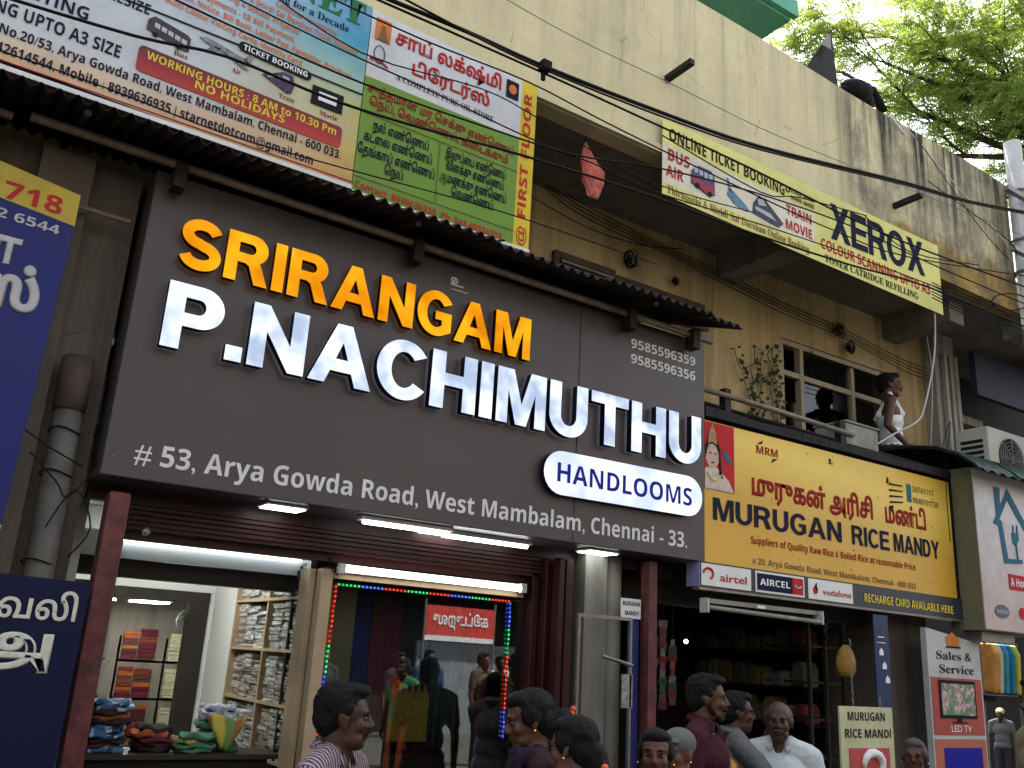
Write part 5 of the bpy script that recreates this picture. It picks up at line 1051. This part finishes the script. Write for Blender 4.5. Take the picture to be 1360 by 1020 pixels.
# ================================================================ people
def prims(L, voxel, smooth=3, jitter=0, seed=0):
    "union of tapered capsules (p0, r0, p1, r1) and ellipsoids (c, (rx,ry,rz)[, tilt]) fused into one smooth mesh"
    mb = MB()
    for q in L:
        if len(q) == 4 and not isinstance(q[1], tuple):
            a, ra, b, rb = Vector(q[0]), q[1], Vector(q[2]), q[3]; n_ = 5; ax = (b-a)
            d = ax.normalized() if ax.length > 1e-6 else Vector((0, 0, 1)); pts, rs = [], []
            for i in range(n_): t = math.pi/2*(1-i/n_); pts.append(a-d*ra*math.sin(t)); rs.append(max(1e-4, ra*math.cos(t)))
            pts.append(a); rs.append(ra); pts.append(b); rs.append(rb)
            for i in range(1, n_+1): t = math.pi/2*i/n_; pts.append(b+d*rb*math.sin(t)); rs.append(max(1e-4, rb*math.cos(t)))
            mb.tube(pts, rs, 12)
        else:
            base = len(mb.v); mb.ball((0, 0, 0), q[1], 16, 10); mt = Matrix.Translation(Vector(q[0]))
            if len(q) > 2: mt = mt @ q[2]
            for i in range(base, len(mb.v)): mb.v[i] = tuple(mt @ Vector(mb.v[i]))
    me = bpy.data.meshes.new('p'); me.from_pydata(mb.v, [], mb.f)
    bm = bmesh.new(); bm.from_mesh(me); bmesh.ops.recalc_face_normals(bm, faces=bm.faces); bm.to_mesh(me); bm.free()
    ob = bpy.data.objects.new('p', me)
    m_ = ob.modifiers.new('r', 'REMESH'); m_.mode = 'VOXEL'; m_.voxel_size = voxel
    if smooth: s_ = ob.modifiers.new('s', 'SMOOTH'); s_.iterations = smooth; s_.factor = .5
    out = baked(ob); bpy.data.objects.remove(ob); bpy.data.meshes.remove(me)
    if jitter:
        for v in out.vertices:
            v.co += v.co.normalized()*0 + Vector(mnoise.noise_vector(v.co*38+Vector((seed, 0, 0))))*jitter
    out.polygons.foreach_set('use_smooth', [True]*len(out.polygons)); return out
def addp(name, me, m, parent, label=None):
    me.materials.clear(); me.materials.append(m); me.name = name
    o = bpy.data.objects.new(name, me); C.objects.link(o); o.parent = parent
    if label: o['label'] = label
    return o
def skin(name, col):
    n = NT(name); p = n.pos(True); a = n.noise(p, 7, 5, .6); c = n.mix(n.mr(a, .3, .7), tuple(x*.75 for x in col), tuple(x*1.15 for x in col)); n.bump(n.noise(p, 160, 3), .12, .002)
    n.b.inputs['Subsurface Weight'].default_value = .06; n.b.inputs['Subsurface Scale'].default_value = .01; return n.fin(c, .5, 0, .35)
SK = [skin('skin_brown', (.078,.029,.014)), skin('skin_deep', (.050,.019,.010)), skin('skin_tan', (.105,.042,.021))]
n = NT('black_hair'); p = n.pos(True); a = n.noise(n.scale(p, (60, 60, 8)), 3, 4, .7); n.bump(a, 1, .012); HAIR = n.fin(n.mix(n.mr(a, .35, .7), (.002,.002,.0025), (.007,.006,.006)), .6, 0, .18)
n = NT('grey_hair'); p = n.pos(True); a = n.noise(n.scale(p, (60, 60, 8)), 3, 4, .7); n.bump(a, .8, .006); GREY = n.fin(n.mix(n.mr(a, .35, .65), (.02,.02,.021), (.10,.10,.10)), .6, 0, .2)
EYEW = mat('eye_white', (.075,.062,.055), .2, .05, bump=0); GOLD = mat('gold_ear_stud', (.8,.6,.25), .2, .1, metal=1, bump=0)
def cloth(name, col, **k): return mat(name, col, .85, .22, 9, bump=.5, bd=.006, **k)
def person(label, loc, hdg, h, head_z=None, sk=0, yaw=0, pitch=0, hair='short', hair_m=None, top=None, low=None, sex='m', vox=.010, arms=None, seated=False, moustache=False, beard=False, saree=None, sleeve=.55, open_neck=False, glasses=False, detail=True, vest=False, lean=0):
    "local frame: x forward, y to the left, z up; unit figure 1.70 m"
    T = empty('person', loc, label, 'person', rz=hdg); s = h/1.70; V = lambda x, y, z: Vector((x, y, z))*s
    kw = .92 if sex == 'f' else 1.0; hair_m = hair_m or HAIR; skm = SK[sk]
    sh = .185*kw; hz = .90; LZ = Matrix.Rotation(lean, 4, 'Y')
    def tor(x, y, z): return (V(0, 0, hz)+(LZ @ (V(x, y, z)-V(0, 0, hz))))
    neck = tor(.0, 0, 1.46); hc = tor(.015, 0, 1.575)
    HR = Matrix.Rotation(yaw, 4, 'Z') @ Matrix.Rotation(pitch, 4, 'Y')
    def H(x, y, z): return hc+(HR @ (Vector((x, y, z))*s))
    rot = HR.to_3x3().to_4x4()
    L = [(tor(0,0,.92), (.115*s,.155*s*kw,.10*s)), (tor(0,0,1.08), (.095*s,.135*s*kw,.14*s)), (tor(-.005,0,1.27), (.11*s,.165*s*kw,.15*s)), (tor(-.01,sh*.55,1.39), .055*s, tor(-.01,sh,1.385), .052*s), (tor(-.01,-sh*.55,1.39), .055*s, tor(-.01,-sh,1.385), .052*s),
         (tor(-.015,.06,1.44), .045*s, tor(-.01,sh*.9,1.40), .045*s), (tor(-.015,-.06,1.44), .045*s, tor(-.01,-sh*.9,1.40), .045*s), (tor(-.012,0,1.38), .062*s, H(-.02,0,-.05), .054*s)]
    # head
    e = lambda c, r: (H(*c), tuple(q*s for q in r), rot)
    L += [e((-.012,0,.032), (.098,.076,.084)), e((.022,0,-.030), (.068,.058,.080)), e((.052,0,-.088), (.034,.032,.026)), e((.03,.035,-.07), (.045,.022,.03)), e((.03,-.035,-.07), (.045,.022,.03)),
          (H(.082,-.034,.024), .011*s, H(.082,.034,.024), .011*s), (H(.086,0,.018), .008*s, H(.106,0,-.022), .0125*s), e((.097,.012,-.028), (.012,.008,.007)), e((.097,-.012,-.028), (.012,.008,.007)),
          e((.086,0,-.054), (.010,.024,.0065)), e((.083,0,-.066), (.011,.020,.008)), e((.058,.036,-.022), (.026,.024,.026)), e((.058,-.036,-.022), (.026,.024,.026))]
    for sg in (1, -1): L += [e((-.005,sg*.075,-.005), (.019,.009,.030)), e((-.012,sg*.081,.006), (.014,.006,.020)), e((.0,sg*.077,-.03), (.009,.008,.010))]
    # legs
    if seated: kn = [V(.42, .1, .86), V(.42, -.1, .86)]; an = [V(.46, .1, .42), V(.46, -.1, .42)]
    else: kn = [V(.015, .095, .50), V(.015, -.095, .50)]; an = [V(-.01, .10, .08), V(-.01, -.10, .08)]
    for sg, k_, a_ in ((1, kn[0], an[0]), (-1, kn[1], an[1])):
        L += [(V(0, sg*.085, .88), .085*s, k_, .056*s), (k_, .054*s, a_, .036*s), (a_-V(.03,0,.03), .034*s, a_+V(.06,0,-.045), .030*s), (a_+V(.06,0,-.045), .030*s, a_+V(.15,0,-.055), .022*s)]
    # arms: (elbow, wrist, curl) per side
    arms = arms or {}; AR = {}
    for sg, nm in ((1, 'l'), (-1, 'r')):
        S0 = tor(-.01, sg*sh, 1.385); E_, W_, hd_ = arms.get(nm, (V(-.02, sg*(sh+.055), 1.11)/s, V(.05, sg*(sh+.06), .86)/s, Vector((.05, 0, -1))))
        E_, W_ = Vector(E_)*s, Vector(W_)*s; AR[nm] = (S0, E_, W_)
        L += [(S0, .047*s, E_, .036*s), (E_, .036*s, W_, .024*s)]
        d = Vector(hd_).normalized(); side = d.cross(Vector((0, sg, 0))); side = side.normalized() if side.length > .05 else Vector((1, 0, 0)); nn = d.cross(side).normalized()
        pc = W_+d*.045*s; L += [(W_, .022*s, W_+d*.07*s, .019*s), (W_+side*.02*s+d*.03*s, .014*s, W_+side*.026*s+d*.085*s, .012*s), (W_-side*.02*s+d*.03*s, .014*s, W_-side*.026*s+d*.08*s, .012*s)]
        for fi, (o, ln) in enumerate(((.030, .062), (.011, .074), (-.009, .070), (-.028, .052))):
            b0 = W_+d*.09*s+side*o*s; k1 = b0+(d*.9+nn*.3).normalized()*ln*.5*s+side*o*.12*s; k2 = k1+(d*.6+nn*.8).normalized()*ln*.5*s
            L += [(b0, .0088*s, k1, .0080*s), (k1, .0080*s, k2, .0066*s)]
        t0 = W_+d*.03*s+side*.03*s; t1 = t0+(d*.6+side*.75+nn*.3).normalized()*.04*s; L += [(t0, .012*s, t1, .0095*s), (t1, .0095*s, t1+(d*.9+nn*.4).normalized()*.03*s, .0075*s)]
    addp('body', prims(L, vox*s, 2), skm, T)
    # eyes and brows
    if detail:
        for sg in (1, -1):
            ey = MB().ball(H(.0755, sg*.031, .004), (.0115*s, .0115*s, .0075*s), 10, 8).build('eye', EYEW, T, local=True, smooth=True)
            MB().ball(H(.0845, sg*.031, .004), (.0055*s, .0055*s, .0062*s), 8, 6).build('iris', HAIR, ey, local=True)
            MB().tube([H(.088, sg*.014, .026), H(.093, sg*.03, .031), H(.082, sg*.05, .025)], [.0035*s, .0045*s, .002*s], 6).build('eyebrow', hair_m, T, local=True)
            if sex == 'f': MB().ball(H(.002, sg*.083, -.036), .006*s, 8, 6).build('earring', GOLD, T, local=True, smooth=True)
    if moustache: addp('moustache', prims([(H(.101,0,-.044), .008*s, H(.087,.030,-.052), .005*s), (H(.101,0,-.044), .008*s, H(.087,-.030,-.052), .005*s)], .004, 1), hair_m, T)
    if beard: addp('beard', prims([e((.050,0,-.088), (.040,.034,.028))]+[q_ for g_ in (1, -1) for q_ in ((H(.002,g_*.068,-.005), .010*s, H(.012,g_*.060,-.05), .014*s), (H(.012,g_*.060,-.05), .014*s, H(.06,g_*.022,-.095), .020*s))]+[(H(.096,0,-.044), .009*s, H(.086,.03,-.052), .008*s), (H(.096,0,-.044), .009*s, H(.086,-.03,-.052), .008*s)], .005, 1, .002), hair_m, T)
    # hair
    if hair == 'short': HL = [e((-.026,0,.050), (.098,.083,.084)), e((.030,0,.098), (.062,.060,.030)), e((-.055,0,.0), (.062,.075,.072)), e((-.004,.062,.035), (.035,.024,.034)), e((-.004,-.062,.035), (.035,.024,.034))]
    elif hair == 'thin': HL = [e((-.035,0,.036), (.090,.083,.066)), e((-.06,0,-.01), (.056,.074,.06))]
    elif hair == 'cap': HL = [e((-.016,0,.052), (.108,.088,.080)), e((.07,0,.062), (.05,.06,.010))]
    else:
        HL = [e((-.022,0,.044), (.097,.081,.079)), e((-.052,0,-.01), (.060,.074,.080)), e((.02,0,.085), (.068,.066,.036)), e((.0,.066,.02), (.045,.022,.045)), e((.0,-.066,.02), (.045,.022,.045))]
        if hair == 'bun': HL += [e((-.145,0,-.035), (.055,.062,.055)), (H(-.07,0,-.02), .05*s, H(-.14,0,-.03), .04*s)]
        if hair == 'braid': HL += [(H(-.09,0,-.03), .05*s, H(-.12,0,-.14), .036*s), (H(-.12,0,-.14), .036*s, tor(-.14,0,1.15), .028*s), (tor(-.14,0,1.15), .028*s, tor(-.13,0,.95), .014*s)]
    hm_ = prims(HL, .0045*s if vox < .0095 else .008, 1, .0035 if hair != 'cap' else 0)
    if hair != 'cap' and detail:
        for v in hm_.vertices: q = (v.co-hc); v.co += q.normalized()*((.0045 if sex == 'm' else .0015)*mnoise.noise(Vector((v.co.x*45, v.co.y*170, v.co.z*60)))+.0015*mnoise.noise(v.co*220))*s
    addp('hair' if hair != 'cap' else 'cloth_cap', hm_, hair_m, T)
    # clothes
    g = .014
    if top is not None:
        TL = [(tor(0,0,.95), ((.122+g)*s,(.158+g)*s*kw,.10*s)), (tor(0,0,1.08), ((.102+g)*s,(.142+g)*s*kw,.15*s)), (tor(-.005,0,1.27), ((.114+g)*s,(.170+g)*s*kw,.145*s)), (tor(-.012,.05,1.405), .062*s, tor(-.012,sh*.97,1.388), .062*s), (tor(-.012,-.05,1.405), .062*s, tor(-.012,-sh*.97,1.388), .062*s)]
        TL += [(tor(-.015,.05,1.442), (.056 if sex == 'm' else .05)*s, tor(-.01,sh*.9,1.402), .058*s), (tor(-.015,-.05,1.442), (.056 if sex == 'm' else .05)*s, tor(-.01,-sh*.9,1.402), .058*s)]
        if vest: TL = [(tor(0,0,.93), ((.118)*s,(.160)*s*kw,.09*s)), (tor(0,0,1.08), ((.104)*s,(.144)*s*kw,.15*s)), (tor(-.003,0,1.22), ((.118)*s,(.168)*s*kw,.115*s)), (tor(.095,.075,1.28), .028*s, tor(.0,.085,1.475), .022*s), (tor(.0,.085,1.475), .022*s, tor(-.11,.08,1.27), .028*s), (tor(.095,-.075,1.28), .028*s, tor(.0,-.085,1.475), .022*s), (tor(.0,-.085,1.475), .022*s, tor(-.11,-.08,1.27), .028*s)]
        else:
            for nm in 'lr':
                S0, E_, W_ = AR[nm]
                if sleeve <= 1: TL.append((S0, .064*s, S0.lerp(E_, sleeve*1.15), .056*s))
                else: TL += [(S0, .064*s, E_, .052*s), (E_, .052*s, E_.lerp(W_, .8), .036*s)]
        addp('shirt' if sex == 'm' else 'blouse', prims(TL, .009*s, 2, .003, 5), top, T)
        if sex == 'm' and not vest:      # collar with two points
            mb = MB(); K = 20
            for k in range(K+1):
                t = R(-155+310*k/K)+math.pi; cx_, cy_ = math.cos(t), math.sin(t); pt = max(0, 1-min(k, K-k)/2.2)
                a_ = tor(-.014+.070*cx_, .076*cy_, 1.492-.010*cx_-.035*max(0, cx_)); b_ = tor(-.014+(.092)*cx_, (.104)*cy_, 1.462-.012*cx_-.045*max(0, cx_)-.004*pt); c0_ = tor(-.014+.070*cx_, .076*cy_, 1.445-.03*max(0, cx_))
                mb.v += [tuple(c0_), tuple(a_), tuple(b_)]
            for k in range(K):
                i = 3*k; mb.f += [(i, i+3, i+4, i+1), (i+1, i+4, i+5, i+2)]; mb.m += [0, 0]
            o = mb.build('collar', top, T, smooth=True, local=True); s_ = o.modifiers.new('s', 'SOLIDIFY'); s_.thickness = .004
    if low is not None:
        if sex == 'f' or saree: BL_ = [(V(0,0,.95), ((.125)*s,(.165)*s,.08*s)), (V(0,0,.86), .155*s, V(0,0,.55), .16*s), (V(0,0,.55), .16*s, V(0,0,.18), .20*s)]
        else:
            BL_ = [(V(0,0,.92), (.130*s,.168*s,.10*s))]
            for sg, k_, a_ in ((1, kn[0], an[0]), (-1, kn[1], an[1])): BL_ += [(V(0, sg*.085, .88), .098*s, k_, .074*s), (k_, .074*s, a_+V(0,0,.04), .062*s)]
        addp('skirt' if sex == 'f' else 'trousers', prims(BL_, .012*s, 3, .004, 9), low, T)
    if saree is not None:
        SL = []
        for k in range(9):
            t = k/8; SL.append((tor(.112-.012*t-.05*max(0,t-.6), -.13+.20*t, .98+.42*t), (.026*s, .085*s, .09*s)))
        SL += [(tor(.03,.10,1.44), .045*s, tor(-.08,.11,1.40), .05*s), (tor(-.10,.11,1.38), .05*s, tor(-.15,.09,.95), .085*s)]
        addp('saree_drape', prims(SL, .010*s, 3, .004, 3), saree, T)
    if glasses:
        for sg in (1, -1):
            MB().tube([H(.103, sg*(.033+.022*math.cos(R(a))), .003+.018*math.sin(R(a))) for a in range(0, 361, 30)], .0022*s, 5, False).build('spectacle_rim', M['inkblack'], T, local=True)
            MB().tube([H(.103, sg*.055, .006), H(.0, sg*.086, .008)], .0018*s, 5).build('spectacle_arm', M['inkblack'], T, local=True)
    T['_h'] = 0; del T['_h']
    T['_hc'] = 0; del T['_hc']
    return T, H
def place(px, py, dep, label, face_deg, h=None, **k):
    "stand a person so that the head centre is seen at the pixel; face_deg: world heading of the body (0 = +X, 90 = +Y)"
    p = atd(px, py, dep); h = h or p.z/.932
    fd = R(face_deg); ll = k.get('lean', 0); loc = Vector((p.x-.015*math.cos(fd)*h/1.7-math.sin(ll)*.4*math.cos(fd), p.y-math.sin(ll)*.4*math.sin(fd), 0)); return person(label, loc, fd, h, **k)
def stripes(name, base, line, f=150):
    n = NT(name); p = n.pos(True); x, y, z = n.sep(p); th = n.math('ARCTAN2', y, n.math('ADD', x, .0))
    w_ = n.math('SINE', n.math('MULTIPLY', th, 44)); w2 = n.math('SINE', n.math('MULTIPLY', y, f*1.6)); s_ = n.math('SINE', n.math('MULTIPLY', n.math('ADD', y, n.math('MULTIPLY', x, .12)), f*2.2))
    nz = n.sep(n.n('ShaderNodeTexCoord').outputs['Normal']); sd_ = n.mr(n.math('ABSOLUTE', nz[1]), .74, .76); wob = n.math('MULTIPLY', n.noise(p, 5, 3), .02); sy = n.math('SINE', n.math('MULTIPLY', n.math('ADD', y, wob), 430)); sx = n.math('SINE', n.math('MULTIPLY', n.math('ADD', x, wob), 430)); c = n.mix(n.mr(n.mix(sd_, sy, sx), .1, .5), base, line); n.bump(n.noise(p, 16, 5, .6), .35, .01); return n.fin(c, .8)
stp = stripes('striped_shirt', (.05,.02,.032), (.30,.26,.28), 165)
jeans = cloth('dark_trousers', (.03,.03,.04)); brown = cloth('brown_trousers', (.07,.05,.035))
place(456, 950, 3.05, 'man in a striped shirt in the left foreground, in profile', -48, yaw=R(27), vox=.0062, hair='short', top=stp, low=jeans, moustache=True, sk=1, sleeve=.6)
pur = cloth('purple_cloth', (.013,.006,.022)); wine = cloth('wine_blouse', (.022,.008,.010)); olive = cloth('olive_blouse', (.08,.075,.04))
T_, H_ = place(704, 953, 3.35, 'woman in a dark purple saree with a low bun and ear stud', 158, sex='f', pitch=R(14), hair='bun', top=wine, low=pur, saree=pur, sleeve=.4, sk=0, vox=.009)
flw = mat('orange_flower', (.6,.08,.03), .6, .3, 20); MB().ball(H_(-.175,.03,-.01), .011, 8, 6).ball(H_(-.19,.01,.005), .012, 8, 6).ball(H_(-.185,.02,-.02), .010, 8, 6).build('hair_flower', flw, T_, local=True)
T_, H_ = place(765, 990, 3.1, 'woman with a long black braid, orange flower and gold chain', 112, sex='f', pitch=R(10), hair='braid', top=olive, low=pur, saree=cloth('brown_saree', (.06,.035,.02)), sleeve=.4, sk=2, vox=.009)
MB().ball(H_(-.15,.035,-.085), .013, 10, 8).build('hair_flower', flw, T_, local=True); MB().tube([H_(-.02+.085*math.cos(R(a)), .085*math.sin(R(a)), -.155-.02*math.cos(R(a))) for a in range(0, 361, 20)], .0025, 5, False).build('gold_chain', GOLD, T_, local=True)
grsh = cloth('grey_kurta', (.08,.08,.08))
place(869, 1000, 3.5, 'elderly dark haired woman facing the camera at the bottom edge', -136, sex='f', hair='long', hair_m=HAIR, top=wine, low=pur, saree=wine, sk=0)
place(899, 998, 3.9, 'elderly person with a grey cloth round the head, bottom edge', -166, sex='f', hair='cap', hair_m=cloth('grey_headcloth', (.10,.11,.10)), top=grsh, low=jeans, sk=2)
mtee = NT('maroon_tee'); p = mtee.pos(True); x, y, z = mtee.sep(p); mtee.bump(mtee.noise(p, 14, 5, .6), .4, .01); mtee_m = mtee.fin((.045,.011,.018), .9, 0, .1)
T_, H_ = place(938, 926, 4.6, 'bearded man in a maroon T-shirt with an orange print, looking right', -60, yaw=R(14), beard=True, top=mtee_m, low=jeans, sk=0, vox=.009)
pr = MB()
for k in range(5): pr.quad((.142,-.075+.03*k,1.22-.035*k*.2),(.146,-.055+.03*k,1.20-.01*k),(.142,-.05+.03*k,1.11+.012*k),(.14,-.065+.03*k,1.12+.012*k))
pr.build('orange_print', mat('print_orange', (.55,.25,.06), .7), T_, local=True)
pup = Vector((.30,-.14,1.50)); ckd = cloth('pale_check_shirt', (.12,.125,.13))
T_, H_ = place(978, 945, 5.0, 'person holding a small camera up to the eyes, behind the bearded man', -30, hair='short', top=ckd, low=jeans, sk=0, arms={'r': ((.16,-.24,1.22), (.24,-.09,1.50), Vector((.05,.35,1))), 'l': ((.18,.24,1.24), (.25,.08,1.50), Vector((.05,-.35,1)))}, vox=.008)
cmr = empty('pocket_camera', T_.matrix_basis @ Vector((.24,0,1.555)), 'small dark camera held up in front of the face', 'camera'); cmr.rotation_euler.z = R(-10); MB().box(-.012,.012,-.045,.045,0,.055).build('body', M['inkblack'], cmr, local=True, bevel=.004); MB().tube([(.012,0,.027),(.03,0,.027)], .018, 12).build('lens', M['inkgrey'], cmr, local=True)
wsh = NT('white_shirt'); p = wsh.pos(True); wsh.bump(wsh.noise(wsh.scale(p, (1, 1, .5)), 11, 5, .6, 1), .7, .02); wsm = wsh.fin(wsh.mix(wsh.mr(wsh.noise(p, 5), .3, .7), (.36,.41,.43), (.50,.54,.55)), .7)
place(1033, 956, 4.85, 'balding elderly man in a loose white shirt facing the camera', -150, yaw=R(8), hair='thin', hair_m=GREY, top=wsm, low=brown, sk=1, moustache=True, sleeve=.8, vox=.0075)
place(1213, 1003, 4.9, 'grey haired woman with spectacles at the bottom edge beside the red board', -150, sex='f', hair='bun', hair_m=GREY, top=wine, low=pur, saree=wine, sk=0, glasses=True)
place(1384, 932, 4.6, 'man in a khaki shirt cut by the right edge of the picture', 150, hair='short', top=cloth('khaki_shirt', (.20,.17,.10)), low=brown, sk=1)
place(1328, 948, 15.0, 'distant person in a cream cap and dark shirt beyond the red board', 200, hair='cap', hair_m=cloth('cream_cap', (.6,.5,.3)), top=cloth('far_grey', (.12,.12,.13)), low=jeans, sk=1, detail=False, vox=.014)
# man on the window sill
vm = cloth('white_vest', (.75,.78,.80)); p = at(1181, 512, .62); hh = 1.74
zs = p.z-.932*hh-.0
lower = cloth('dark_shorts', (.03,.03,.035))
bench = MB().box(p.x-.35, p.x+.25, .40, .93, 3.412, zs+.90*hh/1.7-.115).build('concrete_plinth', ld, label='low concrete plinth on the ledge below the window, seat of the man in the vest', cat='plinth')
person('man in a white sleeveless vest sitting outside the upper window', Vector((p.x-.02, p.y, zs)), R(-48), hh, seated=True, hair='short', top=vm, low=lower, vest=True, sk=0, moustache=True, vox=.009, arms={'l': ((-.12,.26,1.14), (.02,.22,.93), Vector((.5,0,-1))), 'r': ((-.06,-.26,1.13), (.10,-.22,.95), Vector((.8,0,-.5)))})
# people across the road, seen only as reflections
rr = random.Random(21)
cset = [cloth('far_dark', (.02,.02,.03)), cloth('far_blue', (.03,.06,.12)), cloth('far_brown', (.08,.05,.03)), cloth('far_pale', (.4,.4,.36))]
for i, (X, Y, hd, nm) in enumerate(((6.1,-6.6,80,'dark shirt'),(6.9,-7.2,95,'blue shirt'),(7.6,-6.8,70,'brown shirt'),(8.3,-7.4,100,'pale shirt'),(5.4,-7.6,90,'dark kurta'))):
    person('pedestrian in a %s mirrored in the display window' % nm, Vector((X, Y, 0)), R(hd), rr.uniform(1.6, 1.74), hair='short', top=cset[i % 4], low=jeans, detail=False, vox=.016, sk=i % 2)
osr = cloth('orange_saree', (.45,.09,.02)); 
person('woman in an orange saree and green blouse mirrored in the display window', Vector((5.15,-4.6,0)), R(150), 1.56, sex='f', hair='bun', top=cloth('green_blouse', (.08,.30,.10)), low=osr, saree=osr, detail=False, vox=.012)

# ================================================================ tree at the top right
TR = empty('rain_tree', (14.5, -1.6, 0), 'feathery green tree overhanging the parapet from the right', 'tree')
bark = mat('bark', (.05,.042,.035), .9, .4, 8, bump=.6)
n = NT('tree_leaf'); p = n.pos(); a = n.noise(p, 1.6, 3); b = n.noise(p, 14, 3)
c = n.mix(n.mr(b, .35, .65), n.mix(n.mr(a, .35, .65), (.055,.115,.022), (.15,.20,.028)), (.09,.15,.03)); n.fin(c, .5)
tl = n.n('ShaderNodeBsdfTranslucent'); n.lk(n.mix(.5, c, (.50,.62,.09)), tl.inputs[0]); mx = n.n('ShaderNodeMixShader'); mx.inputs[0].default_value = .5; n.lk(n.b.outputs[0], mx.inputs[1]); n.lk(tl.outputs[0], mx.inputs[2]); n.lk(mx.outputs[0], n.out.inputs[0]); LEAF = n.mat
rr = random.Random(33); bt = MB(); leafs = MB()
trunk = [Vector((14.5,-1.6,0)), Vector((14.4,-1.5,2.5)), Vector((14.0,-1.2,5.0)), Vector((13.4,-.7,7.2))]
bt.tube(trunk, [.34,.28,.22,.17], 12)
def leafspray(p, d, L):
    "one pinnate leaf: paired leaflets along a drooping rachis"
    up = Vector((rr.uniform(-.3,.3), rr.uniform(-.3,.3), 1)).normalized(); s_ = d.cross(up); s_ = s_.normalized() if s_.length > .01 else Vector((1,0,0))
    N_ = 7; tw = rr.uniform(-.8, .8); nrm = (up*math.cos(tw)+s_*math.sin(tw)); s2 = d.cross(nrm).normalized()
    for i in range(N_):
        t = (i+.6)/N_; q = p+d*L*t-Vector((0,0,.35*L*t*t)); w_ = .32*L*(1-.45*abs(t-.45)); lw = L/N_*.42
        for sg in (1, -1):
            e_ = q+s2*sg*w_+d*.08*L-Vector((0,0,.05*L)); m1 = q+s2*sg*w_*.5+d*lw; m2 = q+s2*sg*w_*.5-d*lw*.7
            leafs.quad(q, m1, e_, m2)
def branch(p, d, L, r, lvl):
    pts = [p]; rs = [r]; n_ = 5; q = p.copy(); dd = d.copy()
    for i in range(n_):
        dd = (dd+Vector((rr.uniform(-.22,.22), rr.uniform(-.22,.22), rr.uniform(-.16,.14)))).normalized(); q = q+dd*L/n_; pts.append(q.copy()); rs.append(r*(1-.75*(i+1)/n_))
        if lvl < 2:
            for k in range(2):
                sd = (dd+Vector((rr.uniform(-1,1), rr.uniform(-1,1), rr.uniform(-.45,.5)))*.95).normalized()
                if lvl or i > 0: branch(q, sd, L*(.26 if lvl == 0 else .6)*rr.uniform(.7, 1.2), rs[-1]*.6, lvl+1)
        if lvl >= 1:
            for k in range(LEAVES[lvl]):
                sd = (dd+Vector((rr.uniform(-1,1), rr.uniform(-1,1), rr.uniform(-.7,.3)))).normalized(); leafspray(q, sd, rr.uniform(.14,.26)*LSC)
    bt.tube(pts, rs, 5 if lvl > 1 else 7)
LEAVES = (0, 1, 2); LSC = 1
top_ = trunk[-1]
for tgt, L in ((atd(1160, 70, 12.0), 0), (atd(1215, 110, 12.3), 0), (atd(1130, 20, 12.2), 0), (atd(1280, 10, 12.4), 0), (atd(1230, 60, 12.2), 0), (atd(1330, 30, 12.8), 0), (atd(1290, 120, 12.5), 0), (atd(1190, -10, 12.0), 0), (atd(1370, 150, 13.2), 0), (atd(1420, -60, 12.5), 0), (atd(1370, 75, 12.2), 0)):
    v = tgt-top_; branch(top_, v.normalized(), v.length*.96, .085, 0)
bt.build('trunk', bark, TR, smooth=True); leafs.build('crown', LEAF, TR)

bpy.data.scenes.remove(WORK)
